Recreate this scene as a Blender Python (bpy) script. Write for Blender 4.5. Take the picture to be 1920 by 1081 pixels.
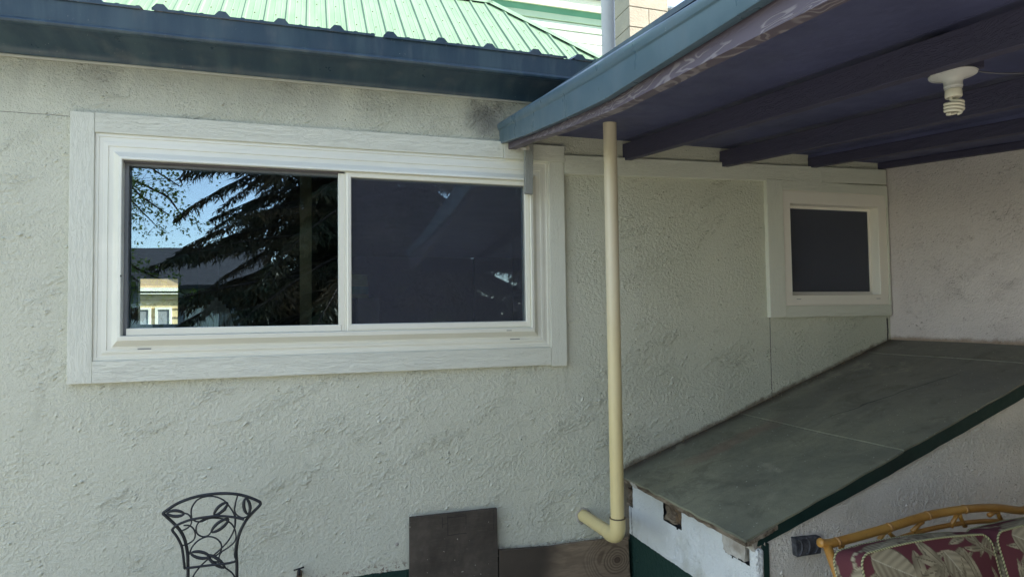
import bpy, math, random
from mathutils import Vector, Matrix, noise
random.seed(7)
R = math.radians
scn = bpy.context.scene
for o in list(bpy.data.objects): bpy.data.objects.remove(o)
col = scn.collection

# ------------------------------------------------------------ camera, sky, sun
YAW, PITCH, ROLL, FPX = 17.5, 2.23, 0.78, 1180.0
CL = Vector((0, -3, 1.62))
_y, _p, _r = R(YAW), R(PITCH), R(ROLL)
F = Vector((math.sin(_y)*math.cos(_p), math.cos(_y)*math.cos(_p), math.sin(_p)))
RT = F.cross(Vector((0, 0, 1))).normalized(); UP = RT.cross(F)
R2 = RT*math.cos(_r) - UP*math.sin(_r); U2 = UP*math.cos(_r) + RT*math.sin(_r)
cd = bpy.data.cameras.new('camera'); cam = bpy.data.objects.new('camera', cd); col.objects.link(cam)
cd.sensor_width = 36; cd.lens = FPX/1920*36; cd.clip_start = .05; cd.clip_end = 1500
m = Matrix((R2, U2, -F)).transposed().to_4x4(); m.translation = CL
cam.matrix_world = m
scn.camera = cam

SUN = Vector((.88*math.cos(R(38)), -.475*math.cos(R(38)), math.sin(R(38))))
w = bpy.data.worlds.new('World'); scn.world = w; w.use_nodes = True
nt = w.node_tree; bg = nt.nodes['Background']
sky = nt.nodes.new('ShaderNodeTexSky'); sky.sky_type = 'NISHITA'; sky.sun_disc = False
sky.sun_elevation = R(38); sky.sun_rotation = math.atan2(SUN.x, SUN.y)
sky.air_density = 1.0; sky.dust_density = .1; sky.ozone_density = 1.5
hs = nt.nodes.new('ShaderNodeHueSaturation'); hs.inputs['Saturation'].default_value = .72
nt.links.new(sky.outputs[0], hs.inputs['Color']); nt.links.new(hs.outputs[0], bg.inputs[0]); bg.inputs[1].default_value = .12
sd = bpy.data.lights.new('sun', 'SUN'); sun = bpy.data.objects.new('sun', sd); col.objects.link(sun)
sd.energy = 3.6; sd.angle = R(.5); sd.color = (1, .95, .87)
sun.rotation_euler = SUN.to_track_quat('Z', 'Y').to_euler(); sun.location = (10, -8, 12)
scn.view_settings.view_transform = 'Standard'; scn.view_settings.look = 'None'
scn.view_settings.exposure = 2.17; scn.view_settings.gamma = 1
scn.view_settings.use_curve_mapping = False
scn.render.engine = 'CYCLES'
scn.cycles.max_bounces = 10; scn.cycles.transparent_max_bounces = 16

# ------------------------------------------------------------ helpers
def ray(px, py): return F + R2*((px-960)/FPX) - U2*((py-540.5)/FPX)
def hit(px, py, ax, v):
    d = ray(px, py); return CL + d*((v-CL[ax])/d[ax])
def hitpl(px, py, p0, n):
    d = ray(px, py); return CL + d*((p0-CL).dot(n)/d.dot(n))

def tag(o, label=None, cat=None, group=None, kind=None):
    if label: o['label'] = label
    if cat: o['category'] = cat
    if group: o['group'] = group
    if kind: o['kind'] = kind
    return o
def thing(name, loc, label, cat, group=None):
    o = bpy.data.objects.new(name, None); col.objects.link(o)
    o.location = loc; o.empty_display_size = .1
    return tag(o, label, cat, group)
def root_off(p):
    v = Vector((0, 0, 0))
    while p is not None: v += p.location; p = p.parent
    return v

class MB:
    def __init__(s): s.v = []; s.f = []
    def add(s, vs, fs):
        b = len(s.v); s.v += [tuple(v) for v in vs]; s.f += [tuple(b+i for i in f) for f in fs]; return s
    def box(s, x0, x1, y0, y1, z0, z1):
        vs = [(x, y, z) for z in (z0, z1) for y in (y0, y1) for x in (x0, x1)]
        return s.add(vs, [(0,2,3,1), (4,5,7,6), (0,1,5,4), (2,6,7,3), (0,4,6,2), (1,3,7,5)])
    def hexa(s, a, b):                     # two quads a (bottom/back) and b matching
        return s.add(list(a)+list(b), [(3,2,1,0), (4,5,6,7), (0,1,5,4), (1,2,6,5), (2,3,7,6), (3,0,4,7)])
    def prism(s, poly, off):               # polygon of 3d points extruded by off
        n = len(poly); off = Vector(off)
        vs = [Vector(p) for p in poly] + [Vector(p)+off for p in poly]
        return s.add(vs, [tuple(range(n))[::-1], tuple(range(n, 2*n))] + [(i, (i+1) % n, n+(i+1) % n, n+i) for i in range(n)])
    def tube(s, pts, rad, n=10, closed=False, cap=True):
        pts = [Vector(p) for p in pts]; m = len(pts)
        if not hasattr(rad, '__len__'): rad = [rad]*m
        prev = None; base = len(s.v); vs = []
        for i, p in enumerate(pts):
            if closed: t = pts[(i+1) % m]-pts[i-1]
            else: t = pts[min(i+1, m-1)]-pts[max(i-1, 0)]
            t.normalize()
            if prev is None:
                a = Vector((0, 0, 1)) if abs(t.z) < .9 else Vector((0, 1, 0)); u = t.cross(a).normalized()
            else:
                u = prev - t*prev.dot(t); u.normalize()
            prev = u; v = t.cross(u)
            for k in range(n):
                a = 2*math.pi*k/n; vs.append(p + (u*math.cos(a)+v*math.sin(a))*rad[i])
        fs = []
        for i in range(m if closed else m-1):
            j = (i+1) % m
            for k in range(n):
                fs.append((i*n+k, i*n+(k+1) % n, j*n+(k+1) % n, j*n+k))
        if cap and not closed:
            fs.append(tuple(range(n))[::-1]); fs.append(tuple((m-1)*n+k for k in range(n)))
        return s.add(vs, fs)
    def lathe(s, cx, cy, prof, n=24):      # prof: (r,z) list
        vs = []; fs = []
        for r, z in prof:
            for k in range(n):
                a = 2*math.pi*k/n; vs.append((cx+r*math.cos(a), cy+r*math.sin(a), z))
        for i in range(len(prof)-1):
            for k in range(n):
                fs.append((i*n+k, i*n+(k+1) % n, (i+1)*n+(k+1) % n, (i+1)*n+k))
        fs.append(tuple(range(n))); fs.append(tuple((len(prof)-1)*n+k for k in range(n))[::-1])
        return s.add(vs, fs)
    def rings(s, rs):                      # rectangles (x0,z0,x1,z1,y) lofted, mitred
        vs = []; fs = []
        for x0, z0, x1, z1, y in rs: vs += [(x0, y, z0), (x1, y, z0), (x1, y, z1), (x0, y, z1)]
        for i in range(len(rs)-1):
            for k in range(4):
                fs.append((i*4+k, i*4+(k+1) % 4, (i+1)*4+(k+1) % 4, (i+1)*4+k))
        return s.add(vs, fs)
    def build(s, name, mat, parent=None, smooth=False, bevel=0, fixn=True, auto=None):
        off = root_off(parent)
        me = bpy.data.meshes.new(name)
        me.from_pydata([tuple(Vector(v)-off) for v in s.v], [], s.f)
        if mat: me.materials.append(mat)
        if fixn:
            import bmesh
            bm = bmesh.new(); bm.from_mesh(me); bmesh.ops.recalc_face_normals(bm, faces=bm.faces); bm.to_mesh(me); bm.free()
        if smooth:
            me.polygons.foreach_set('use_smooth', [True]*len(me.polygons))
            if auto: me.set_sharp_from_angle(angle=R(auto))
        me.update()
        o = bpy.data.objects.new(name, me); col.objects.link(o); o.parent = parent
        if bevel:
            b = o.modifiers.new('bevel', 'BEVEL'); b.width = bevel; b.segments = 2; b.limit_method = 'ANGLE'
        return o

def smoothpath(pts, sub=6, closed=False):
    P = [Vector(p) for p in pts]; n = len(P); out = []
    for i in range(n if closed else n-1):
        p0 = P[(i-1) % n] if (closed or i > 0) else P[0]
        p1 = P[i]; p2 = P[(i+1) % n]
        p3 = P[(i+2) % n] if (closed or i+2 < n) else P[-1]
        for k in range(sub):
            t = k/sub
            out.append(.5*((2*p1)+(p2-p0)*t+(2*p0-5*p1+4*p2-p3)*t*t+(3*p1-p0-3*p2+p3)*t**3))
    if not closed: out.append(P[-1])
    return out

# ------------------------------------------------------------ material helper
class NT:
    def __init__(s, name, rough=.6, spec=.5, color=None, metal=0):
        s.m = bpy.data.materials.new(name); s.m.use_nodes = True; s.t = s.m.node_tree
        s.b = s.t.nodes['Principled BSDF']; s.out = s.t.nodes['Material Output']
        s.b.inputs['Roughness'].default_value = rough; s.b.inputs['Metallic'].default_value = metal
        s.b.inputs['Specular IOR Level'].default_value = spec
        if color: s.b.inputs['Base Color'].default_value = (*color, 1)
        s._c = None
    def set(s, inp, v):
        if hasattr(v, 'is_output'): s.t.links.new(v, inp)
        elif isinstance(v, (tuple, list)) and len(v) == 3 and inp.type == 'RGBA': inp.default_value = (*v, 1)
        else: inp.default_value = v
    def n(s, typ, props=None, **inp):
        nd = s.t.nodes.new('ShaderNode'+typ)
        for k, v in (props or {}).items(): setattr(nd, k, v)
        for k, v in inp.items():
            k2 = k.replace('_', ' ')
            s.set(nd.inputs[int(k[1:])] if k[0] == 'i' and k[1:].isdigit() else nd.inputs[k2], v)
        return nd
    def co(s, scale=(1, 1, 1), rot=(0, 0, 0), loc=(0, 0, 0)):
        if s._c is None: s._c = s.n('NewGeometry').outputs['Position']
        return s.n('Mapping', i0=s._c, i1=loc, i2=rot, i3=scale).outputs[0]
    def xyz(s):
        s.co(); nd = s.n('SeparateXYZ', i0=s._c); return nd.outputs
    def noise(s, scale, detail=4, rough=.55, dist=0, co=None):
        return s.n('TexNoise', Vector=co or s.co(), Scale=scale, Detail=detail, Roughness=rough, Distortion=dist).outputs[0]
    def math(s, op, a, b=0, c=None, clamp=False):
        nd = s.n('Math', {'operation': op, 'use_clamp': clamp}, i0=a, i1=b)
        if c is not None: s.set(nd.inputs[2], c)
        return nd.outputs[0]
    def mr(s, v, a, b, c=0, d=1, smooth=True):
        return s.n('MapRange', {'interpolation_type': 'SMOOTHSTEP' if smooth else 'LINEAR'}, i0=v, i1=a, i2=b, i3=c, i4=d).outputs[0]
    def mix(s, f, a, b):
        nd = s.n('Mix', {'data_type': 'RGBA'}); s.set(nd.inputs[0], f); s.set(nd.inputs[6], a); s.set(nd.inputs[7], b); return nd.outputs[2]
    def base(s, c): s.set(s.b.inputs['Base Color'], c); return s
    def rough(s, c): s.set(s.b.inputs['Roughness'], c); return s
    def bump(s, h, dist=.002, strength=1):
        b = s.n('Bump', Height=h, Distance=dist, Strength=strength); s.t.links.new(b.outputs[0], s.b.inputs['Normal']); return s
    def disp(s, h, scale=1):
        d = s.n('Displacement', Height=h, Midlevel=0.0, Scale=scale); s.t.links.new(d.outputs[0], s.out.inputs['Displacement'])
        s.m.displacement_method = 'BOTH'; return s

def stucco(name, c1, c2, lump=.007, greenz=None, extra=None, rscale=1.0, dirt=.0, tilt=26):
    m = NT(name, rough=.75, spec=.3)
    warp = m.n('VectorMath', {'operation': 'ADD'}, i0=m.co(), i1=m.n('VectorMath', {'operation': 'SCALE'}, i0=m.n('TexNoise', Vector=m.co(), Scale=6, Detail=2).outputs[1], Scale=.08).outputs[0]).outputs[0]
    rot = m.n('Mapping', i0=warp, i2=(0, R(tilt), 0)).outputs[0]
    st = m.n('Mapping', i0=rot, i3=(.68, 1, 1.15)).outputs[0]
    streak = m.noise(9, 5, .65, .2, m.n('Mapping', i0=rot, i3=(.28, 1, 1.4)).outputs[0])
    patch = m.noise(2.6, 2)
    mask = m.math('MULTIPLY', m.mr(streak, .50, .62), m.mr(patch, .38, .60, .25, 1))
    n1 = m.noise(40*rscale, 6, .62, .1, st)
    l1 = m.mr(n1, .46, .68)
    n2 = m.noise(85*rscale, 4, .62, .1, st)
    l2 = m.mr(n2, .45, .70)
    vor = m.n('TexVoronoi', {'feature': 'SMOOTH_F1'}, Vector=st, Scale=42*rscale, Smoothness=.25).outputs[0]
    blob = m.math('MULTIPLY', m.mr(vor, .32, .06), m.mr(m.noise(9, 3), .52, .64))
    fine = m.noise(150, 3, .65)
    fine2 = m.noise(60, 3, .6)
    broad = m.noise(2.3, 2)
    h = m.math('MULTIPLY', m.math('MULTIPLY', l1, m.math('ADD', mask, .14)), lump*.62)
    h = m.math('ADD', h, m.math('MULTIPLY', l2, m.math('MULTIPLY', m.math('ADD', mask, .30), lump*.30)))
    h = m.math('ADD', h, m.math('MULTIPLY', blob, lump*1.0))
    h = m.math('ADD', h, m.math('MULTIPLY', fine, .0042))
    h = m.math('ADD', h, m.math('MULTIPLY', m.math('MULTIPLY', m.mr(fine2, .35, .68), m.mr(m.noise(3.1, 4, .65), .36, .62, .25, 1)), .0030))
    h = m.math('ADD', h, m.math('MULTIPLY', broad, .008))
    c = m.mix(m.mr(m.noise(1.7, 5, .6), .3, .7), c1, c2)
    pits = m.mr(n2, .34, .40, 1, 0)
    c = m.mix(m.math('MULTIPLY', pits, dirt), c, tuple(x*.55 for x in c1))
    X, Y, Z = m.xyz()
    if extra: c, h = extra(m, c, h, X, Y, Z)
    if greenz:
        e = m.math('ADD', Z, m.math('MULTIPLY', m.math('SUBTRACT', m.noise(14, 3), .5), .012))
        g = m.math('LESS_THAN', e, greenz)
        c = m.mix(g, c, (.012, .04, .03))
    m.base(c); m.disp(h)
    return m.m

def line(m, v, c0, wdt, wob=.006, ns=9):
    e = m.math('ADD', v, m.math('MULTIPLY', m.math('SUBTRACT', m.noise(ns, 4, .6), .5), wob))
    return m.mr(m.math('ABSOLUTE', m.math('SUBTRACT', e, c0)), wdt*.4, wdt, 1, 0)
def rng(m, v, a, b, s=.01):
    return m.math('MULTIPLY', m.mr(v, a-s, a+s), m.mr(v, b-s, b+s, 1, 0))

def main_extra(m, c, h, X, Y, Z):
    k = m.math('MULTIPLY', line(m, X, 2.487, .003), rng(m, Z, 1.0, 1.58))
    k2 = m.math('MULTIPLY', line(m, Z, 2.455, .002, .01, 4), m.mr(X, -.97, -.95, 1, 0))
    k3 = m.math('MULTIPLY', line(m, X, 3.352, .008, .02), rng(m, Z, 1.3, 1.56))
    k = m.math('MAXIMUM', m.math('MAXIMUM', k, m.math('MULTIPLY', k2, .6)), k3)
    c = m.mix(k, c, (.05, .045, .04)); h = m.math('SUBTRACT', h, m.math('MULTIPLY', k, .003))
    # soot stain where porch gutter meets the wall, streaky darkening towards the eave
    sx = m.math('SUBTRACT', X, .83); sz = m.math('SUBTRACT', Z, 2.58)
    d = m.math('SQRT', m.math('ADD', m.math('MULTIPLY', sx, sx), m.math('MULTIPLY', sz, sz)))
    d = m.math('ADD', d, m.math('MULTIPLY', m.noise(11, 4), .16))
    c = m.mix(m.mr(d, .08, .26, .75, 0), c, (.06, .065, .07))
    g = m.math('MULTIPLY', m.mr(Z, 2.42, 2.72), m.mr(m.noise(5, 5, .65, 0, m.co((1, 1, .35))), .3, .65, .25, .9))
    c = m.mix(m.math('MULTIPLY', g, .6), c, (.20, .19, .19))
    # dirt line above the ramp
    e = m.math('SUBTRACT', m.math('SUBTRACT', Z, .80), m.math('MULTIPLY', m.math('SUBTRACT', X, 1.534), .341))
    e = m.math('ADD', e, m.math('MULTIPLY', m.math('SUBTRACT', m.noise(16, 5, .7), .5), .06))
    k4 = m.math('MULTIPLY', m.mr(e, .0, .03, .8, 0), m.mr(X, 1.5, 1.54))
    c = m.mix(k4, c, (.13, .09, .055))
    sp = m.math('MULTIPLY', m.mr(Z, .44, .50, 1, 0), m.mr(m.noise(55, 4, .7), .52, .60)); c = m.mix(m.math('MULTIPLY', sp, .8), c, (.14, .07, .04))
    dr = m.math('MULTIPLY', m.mr(m.noise(7, 5, .7, .2, m.co((1, 1, .12))), .56, .70), m.mr(Z, .9, 1.36, 0, .35)); dr = m.math('MULTIPLY', dr, m.mr(Z, 1.36, 1.37, 1, 0)); c = m.mix(dr, c, (.30, .29, .23))
    return c, h

def wing_extra(m, c, h, X, Y, Z):
    e = m.math('ADD', Z, m.math('MULTIPLY', m.math('SUBTRACT', m.noise(16, 5, .7), .5), .05))
    c = m.mix(m.mr(e, 1.43, 1.46, .7, 0), c, (.22, .13, .06))
    k = m.math('MULTIPLY', m.mr(m.noise(34, 5, .7, .5, m.co((1, .8, 1.8))), .34, .40, 1, 0), m.mr(m.noise(5, 3), .45, .6))
    c = m.mix(m.math('MULTIPLY', k, .22), c, (.1, .1, .11))
    return c, h
def bulk_extra(m, c, h, X, Y, Z):
    s = m.mr(m.noise(5, 5, .65, 0, m.co((1, 1, .6))), .5, .75)
    s = m.math('MULTIPLY', s, m.mr(Z, .75, .45, .3, 1)); c = m.mix(m.math('MULTIPLY', s, .5), c, (.25, .24, .12))
    k = m.math('MULTIPLY', line(m, Y, -.03, .004, .03), m.mr(X, 1.58, 1.57, 0, 1))
    c = m.mix(k, c, (.04, .04, .035))
    return c, h

M = {}
M['stucco'] = stucco('stucco_sage', (.575, .57, .455), (.63, .62, .505), .0085, .437, main_extra)
M['stucco_wing'] = stucco('stucco_warm', (.58, .51, .49), (.65, .58, .55), .007, None, wing_extra, .9, .10, 10)
M['stucco_bulk'] = stucco('stucco_white', (.66, .68, .66), (.75, .76, .73), .004, .468, bulk_extra, 1.2)
M['stucco_front'] = stucco('stucco_front', (.67, .62, .54), (.73, .68, .59), .0065, None, bulk_extra, 1.3)

def grain(name, c1, c2, axis, dep=.0012, rough=.6, sc=1, cb=.12):
    m = NT(name, rough=rough, spec=.35)
    s = {'x': (1.6, 30, 26), 'z': (26, 30, 1.6), 'y': (30, 1.6, 26)}[axis]
    s = tuple(v*sc for v in s)
    wv = m.n('VectorMath', {'operation': 'ADD'}, i0=m.co(s), i1=m.n('VectorMath', {'operation': 'SCALE'}, i0=m.n('TexNoise', Vector=m.co(), Scale=5, Detail=2).outputs[1], Scale=1.6).outputs[0]).outputs[0]
    n1 = m.n('TexNoise', Vector=wv, Scale=2.2, Detail=5, Roughness=.6, Distortion=.6).outputs[0]
    b = m.math('SINE', m.math('MULTIPLY', n1, 42)); b = m.mr(b, .0, 1)
    n2 = m.noise(1.2, 4, co=m.co((3, 3, 3)))
    m.base(m.mix(m.math('ADD', m.math('MULTIPLY', b, cb), m.math('MULTIPLY', n2, .7)), c1, c2))
    m.bump(m.math('ADD', b, m.math('MULTIPLY', m.noise(90, 3), .5)), dep)
    return m.m
M['trim_h'] = grain('trim_paint_h', (.75, .74, .63), (.70, .70, .59), 'x', .0007, .6, 1.7, .0)
M['trim_v'] = grain('trim_paint_v', (.75, .74, .63), (.70, .70, .59), 'z', .0007, .6, 1.7, .0)

def plain(name, c1, c2, scale=3, rough=.5, bump=0, bs=60, spec=.4, metal=0, det=4):
    m = NT(name, rough=rough, spec=spec, metal=metal)
    n = m.noise(scale, det, .6); m.base(m.mix(m.mr(n, .3, .7), c1, c2))
    m.rough(m.mr(m.noise(scale*3, 3), .3, .7, rough-.08, rough+.08))
    if bump: m.bump(m.noise(bs, 4), bump)
    return m.m
M['vinyl'] = plain('vinyl_frame', (.82, .79, .66), (.79, .76, .64), 2, .38, .0002, 40)
m = NT('vinyl_fluted', rough=.4); X, Y, Z = m.xyz()
m.base(m.mix(m.mr(m.noise(1.2, 5, .6, 0, m.co((1, 1, 3))), .35, .7), (.82, .80, .69), (.75, .74, .64))); M['vinyl2'] = m.m
M['sash_grey'] = plain('sash_grey', (.16, .17, .18), (.22, .22, .22), 3, .4)
M['track'] = plain('track_shadow_grey', (.10, .09, .09), (.14, .12, .12), 5, .5)
M['vinyl_small'] = plain('vinyl_cream', (.84, .78, .68), (.80, .75, .66), 2, .42)

def glass(name, ior, rough=0, wav=.0004):
    m = NT(name); t = m.t; t.nodes.remove(m.b)
    bmp = m.n('Bump', Height=m.noise(2.2, 2), Distance=wav, Strength=1).outputs[0]
    g = m.n('BsdfGlossy', Roughness=rough, Normal=bmp, Color=(.66, .85, 1.0)).outputs[0]
    tr = m.n('BsdfTransparent', Color=(.90, .94, .92)).outputs[0]
    fr = m.n('Fresnel', IOR=ior).outputs[0]
    t.links.new(m.n('MixShader', i0=fr, i1=tr, i2=g).outputs[0], m.out.inputs[0]); return m.m
M['glass'] = glass('window_glass', 2.3)
M['glass_dim'] = glass('window_glass_small', 1.5)
m = NT('insect_screen'); m.t.nodes.remove(m.b)
d = m.n('BsdfDiffuse', Color=(.095, .10, .125)).outputs[0]; tr = m.n('BsdfTransparent').outputs[0]
wv = m.mr(m.noise(900, 1), .3, .7, .15, .32)
m.t.links.new(m.n('MixShader', i0=wv, i1=tr, i2=d).outputs[0], m.out.inputs[0]); M['screen'] = m.m
m = NT('fine_screen'); m.t.nodes.remove(m.b)
m.t.links.new(m.n('MixShader', i0=.72, i1=m.n('BsdfTransparent').outputs[0], i2=m.n('BsdfDiffuse', Color=(.10, .105, .13)).outputs[0]).outputs[0], m.out.inputs[0]); M['screen2'] = m.m

def metal_paint(name, c1, c2, dirt, rough=.35):
    m = NT(name, rough=rough, spec=.5)
    n = m.noise(2.2, 5, .62, .3, m.co((5, 1, .7))); n2 = m.noise(9, 4, .6, 0, m.co((1, 1, .4)))
    c = m.mix(m.mr(n, .38, .66), c1, c2)
    c = m.mix(m.math('MULTIPLY', m.mr(n2, .52, .75), .35), c, dirt)
    spots = m.mr(m.noise(130, 2), .72, .76); c = m.mix(m.math('MULTIPLY', spots, m.mr(m.noise(4), .5, .6)), c, (.4, .4, .38))
    m.base(c); m.rough(m.mr(n2, .3, .7, rough-.08, rough+.2)); m.bump(m.noise(3, 2), .002); return m.m
M['eave'] = metal_paint('eave_metal', (.028, .056, .085), (.052, .088, .112), (.17, .18, .18))
M['eave_soffit'] = metal_paint('eave_soffit', (.025, .07, .088), (.035, .09, .11), (.05, .09, .10), .45)
M['gutter'] = metal_paint('gutter_metal', (.07, .118, .15), (.085, .138, .175), (.12, .15, .16), .33)
m = NT('green_roof_metal', rough=.42, spec=.5)
m.base(m.mix(m.mr(m.noise(3, 4, .6, 0, m.co((4, .5, .5))), .3, .7), (.14, .225, .13), (.175, .27, .16))); M['roof'] = m.m
M['caulk'] = plain('caulk', (.42, .42, .38), (.5, .49, .43), 8, .6)
M['cream'] = plain('cream_paint', (.70, .68, .52), (.64, .64, .50), 2, .5)
M['siding'] = plain('white_siding', (.80, .76, .70), (.76, .73, .68), 2, .6)
M['teal'] = plain('teal_trim', (.14, .34, .27), (.12, .30, .24), 2, .5)
M['teal_pale'] = plain('pale_green_trim', (.42, .52, .38), (.38, .48, .35), 2, .6)
M['soffit_pale'] = plain('pale_soffit', (.50, .56, .46), (.45, .52, .42), 2, .6)
M['block'] = plain('chimney_block', (.42, .37, .28), (.36, .32, .25), 6, .9, .004, 60)
M['mortar'] = plain('mortar', (.25, .23, .18), (.2, .19, .16), 8, .9)
M['pipe'] = None
m = NT('pipe_pvc', rough=.38, spec=.45); X, Y, Z = m.xyz()
c = m.mix(m.mr(m.math('ADD', Z, m.math('MULTIPLY', m.noise(3), .5)), 1.0, 2.3), (.70, .57, .27), (.66, .58, .42))
c = m.mix(m.math('MULTIPLY', m.mr(m.noise(12, 5, .7, 0, m.co((1, 1, .2))), .5, .75), .4), c, (.5, .42, .25))
m.base(c); m.bump(m.noise(40, 3), .0004); M['pipe'] = m.m
M['pipe_grey'] = plain('vent_pipe_grey', (.42, .43, .40), (.50, .50, .46), 4, .35)

# porch timber
M['deck'] = plain('porch_deck_flare_tint', (.085, .09, .175), (.062, .066, .13), 2.5, .6, .002, 30)  # violet-blue lens flare put into the dark base colour
M['rafter'] = grain('porch_rafter_flare_tint', (.062, .057, .098), (.05, .047, .08), 'y', .0008, .6)  # base colour carries the same bluish flare tint
m = NT('worn_fascia_wood', rough=.55, spec=.4); X, Y, Z = m.xyz()
wv = m.n('VectorMath', {'operation': 'ADD'}, i0=m.co((1, .4, 9)), i1=m.n('VectorMath', {'operation': 'SCALE'}, i0=m.n('TexNoise', Vector=m.co(), Scale=3.5, Detail=3).outputs[1], Scale=.7).outputs[0]).outputs[0]
n1 = m.n('TexNoise', Vector=wv, Scale=1.6, Detail=3, Distortion=.4).outputs[0]
b = m.mr(m.math('SINE', m.math('MULTIPLY', n1, 150)), -.1, 1)
zb = m.math('ADD', m.math('ADD', Z, m.math('MULTIPLY', Y, -.105)), -2.405)     # height above lower edge
wear = m.math('ADD', m.mr(zb, .0, .085, 1, 0), m.math('MULTIPLY', m.math('SUBTRACT', m.noise(4, 4), .5), 1.0))
wear = m.mr(wear, .45, .75)
c = m.mix(m.noise(4, 4), (.085, .07, .10), (.11, .085, .105))
c = m.mix(m.math('MULTIPLY', wear, m.mr(b, 0, 1, .05, .75)), c, (.25, .22, .235))
m.base(c); m.bump(b, .0006); M['worn'] = m.m
M['weathered'] = grain('weathered_slat', (.26, .27, .25), (.40, .40, .36), 'z', .0015, .8)
M['porcelain'] = plain('porcelain', (.56, .54, .52), (.50, .49, .47), 5, .3)
M['cfl'] = plain('lamp_tube', (.70, .65, .54), (.64, .60, .50), 5, .35)
M['cord'] = plain('white_cord', (.13, .13, .15), (.10, .10, .12), 5, .6)
M['iron'] = plain('black_iron', (.012, .014, .017), (.03, .033, .037), 20, .5, .0004, 200)
M['steel'] = plain('rust_brown', (.16, .10, .05), (.07, .05, .035), 40, .7, .001, 100)

# bulkhead
m = NT('ramp_felt', rough=.8, spec=.3); X, Y, Z = m.xyz()
n = m.noise(1.6, 6, .62, .4, m.co((.7, 1.6, 1))); c = m.mix(m.mr(n, .40, .60), (.17, .17, .12), (.27, .265, .175))
c = m.mix(m.mr(m.noise(420, 2), .35, .7, 0, .5), c, (.11, .12, .10))
c = m.mix(m.math('MULTIPLY', m.mr(X, 2.0, 3.0), .6), c, (.155, .14, .13))
rd = m.math('MULTIPLY', line(m, Y, -.28, .07, .22, 3), rng(m, X, 1.75, 2.25, .12))
c = m.mix(m.math('MULTIPLY', rd, .25), c, (.20, .06, .05))
dk = m.math('ADD', Y, m.math('MULTIPLY', m.noise(6, 4), .12)); c = m.mix(m.mr(dk, -.06, .04, 0, .8), c, (.05, .035, .025))
cr = m.math('MULTIPLY', line(m, m.math('ADD', Y, m.math('MULTIPLY', X, .35)), .33, .006, .12, 3), rng(m, X, 2.4, 3.0, .05))
c = m.mix(m.math('MULTIPLY', m.mr(m.noise(5.5, 7, .72, .6), .50, .68), .55), c, (.10, .095, .07))
c = m.mix(m.math('MULTIPLY', m.mr(m.noise(3.7, 6, .7, .4, m.co((1, 1, 1), (0, 0, 0), (4, 3, 1))), .58, .70), .4), c, (.34, .33, .24))
c = m.mix(m.math('MULTIPLY', cr, .6), c, (.03, .03, .03))
sp = m.mr(m.noise(95, 1), .76, .78); c = m.mix(sp, c, (.5, .5, .42))
m.base(c); m.bump(m.math('ADD', m.noise(300, 3), m.math('MULTIPLY', m.noise(12, 3), 3)), .0015); M['felt'] = m.m
m = NT('broken_edge_wood', rough=.85, spec=.2)
c = m.mix(m.mr(m.noise(9, 6, .7, .5, m.co((3, .8, 3))), .38, .62), (.09, .065, .045), (.27, .22, .16))
c = m.mix(m.mr(m.noise(7, 3), .6, .66), c, (.45, .42, .36)); m.base(c); m.bump(m.noise(60, 5, .7), .005); M['oldwood'] = m.m
M['oldwood_pale'] = plain('painted_joist_end', (.55, .52, .46), (.30, .26, .21), 14, .85, .006, 45, det=6)
M['green_paint'] = plain('dark_green_paint', (.008, .028, .024), (.014, .04, .032), 7, .45, .001, 60)
M['debris'] = plain('leaf_litter', (.12, .07, .035), (.25, .19, .12), 40, .9)

# plywood
m = NT('weathered_plywood', rough=.7, spec=.3); X, Y, Z = m.xyz()
c = m.mix(m.mr(m.noise(2.6, 6, .65, .5), .3, .7), (.055, .044, .034), (.125, .102, .08))
c = m.mix(m.mr(m.noise(60, 3, .7, 0, m.co((.3, 1, 3))), .5, .8, 0, .35), c, (.13, .12, .10))
def seg(ax, v, lo, hi, other, w_=.0022):
    return m.math('MULTIPLY', line(m, ax, v, w_, .010, 14), rng(m, other, lo, hi, .003))
marks = [seg(Z, .665, .60, .69, X), seg(X, .60, .58, .675, Z), seg(X, .688, .62, .665, Z), seg(Z, .582, .60, .69, X),
         seg(X, .575, .62, .67, Z), seg(Z, .672, .635, .69, X), seg(X, .822, .585, .68, Z), seg(X, .830, .60, .67, Z), seg(Z, .637, .575, .60, X)]
mk = marks[0]
for q in marks[1:]: mk = m.math('MAXIMUM', mk, q)
c = m.mix(m.math('MULTIPLY', m.mr(m.noise(25, 3), .4, .6), .3), c, (.045, .038, .03))
c = m.mix(m.math('MULTIPLY', mk, .55), c, (.008, .008, .008))
ds = m.mr(m.noise(75, 1), .765, .78); c = m.mix(ds, c, (.3, .28, .22))
m.base(c); m.bump(m.noise(80, 4), .0008); M['ply'] = m.m
m = NT('knotty_plywood', rough=.6, spec=.3); X, Y, Z = m.xyz()
kx = m.math('SUBTRACT', X, 1.475); kz = m.math('MULTIPLY', m.math('SUBTRACT', Z, .357), 1.12)
d = m.math('SQRT', m.math('ADD', m.math('MULTIPLY', kx, kx), m.math('MULTIPLY', kz, kz)))
wn = m.noise(2.4, 3, .5, .6, m.co((.8, 1, 2.2)))
near = m.mr(d, .05, .20, 1, 0)
fld = m.math('ADD', m.math('MULTIPLY', d, near), m.math('MULTIPLY', m.math('MULTIPLY', wn, .33), m.math('SUBTRACT', 1.15, near)))
rg = m.mr(m.math('SINE', m.math('MULTIPLY', m.math('ADD', fld, m.math('MULTIPLY', m.noise(14, 4), .014)), m.math('ADD', 110, m.math('MULTIPLY', near, 330)))), -.6, 1.3)
rg = m.math('MULTIPLY', rg, m.math('ADD', .35, m.math('MULTIPLY', near, .4)))
rg2 = m.mr(m.noise(120, 3, .6, 0, m.co((.15, 1, 1))), .35, .7)
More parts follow.
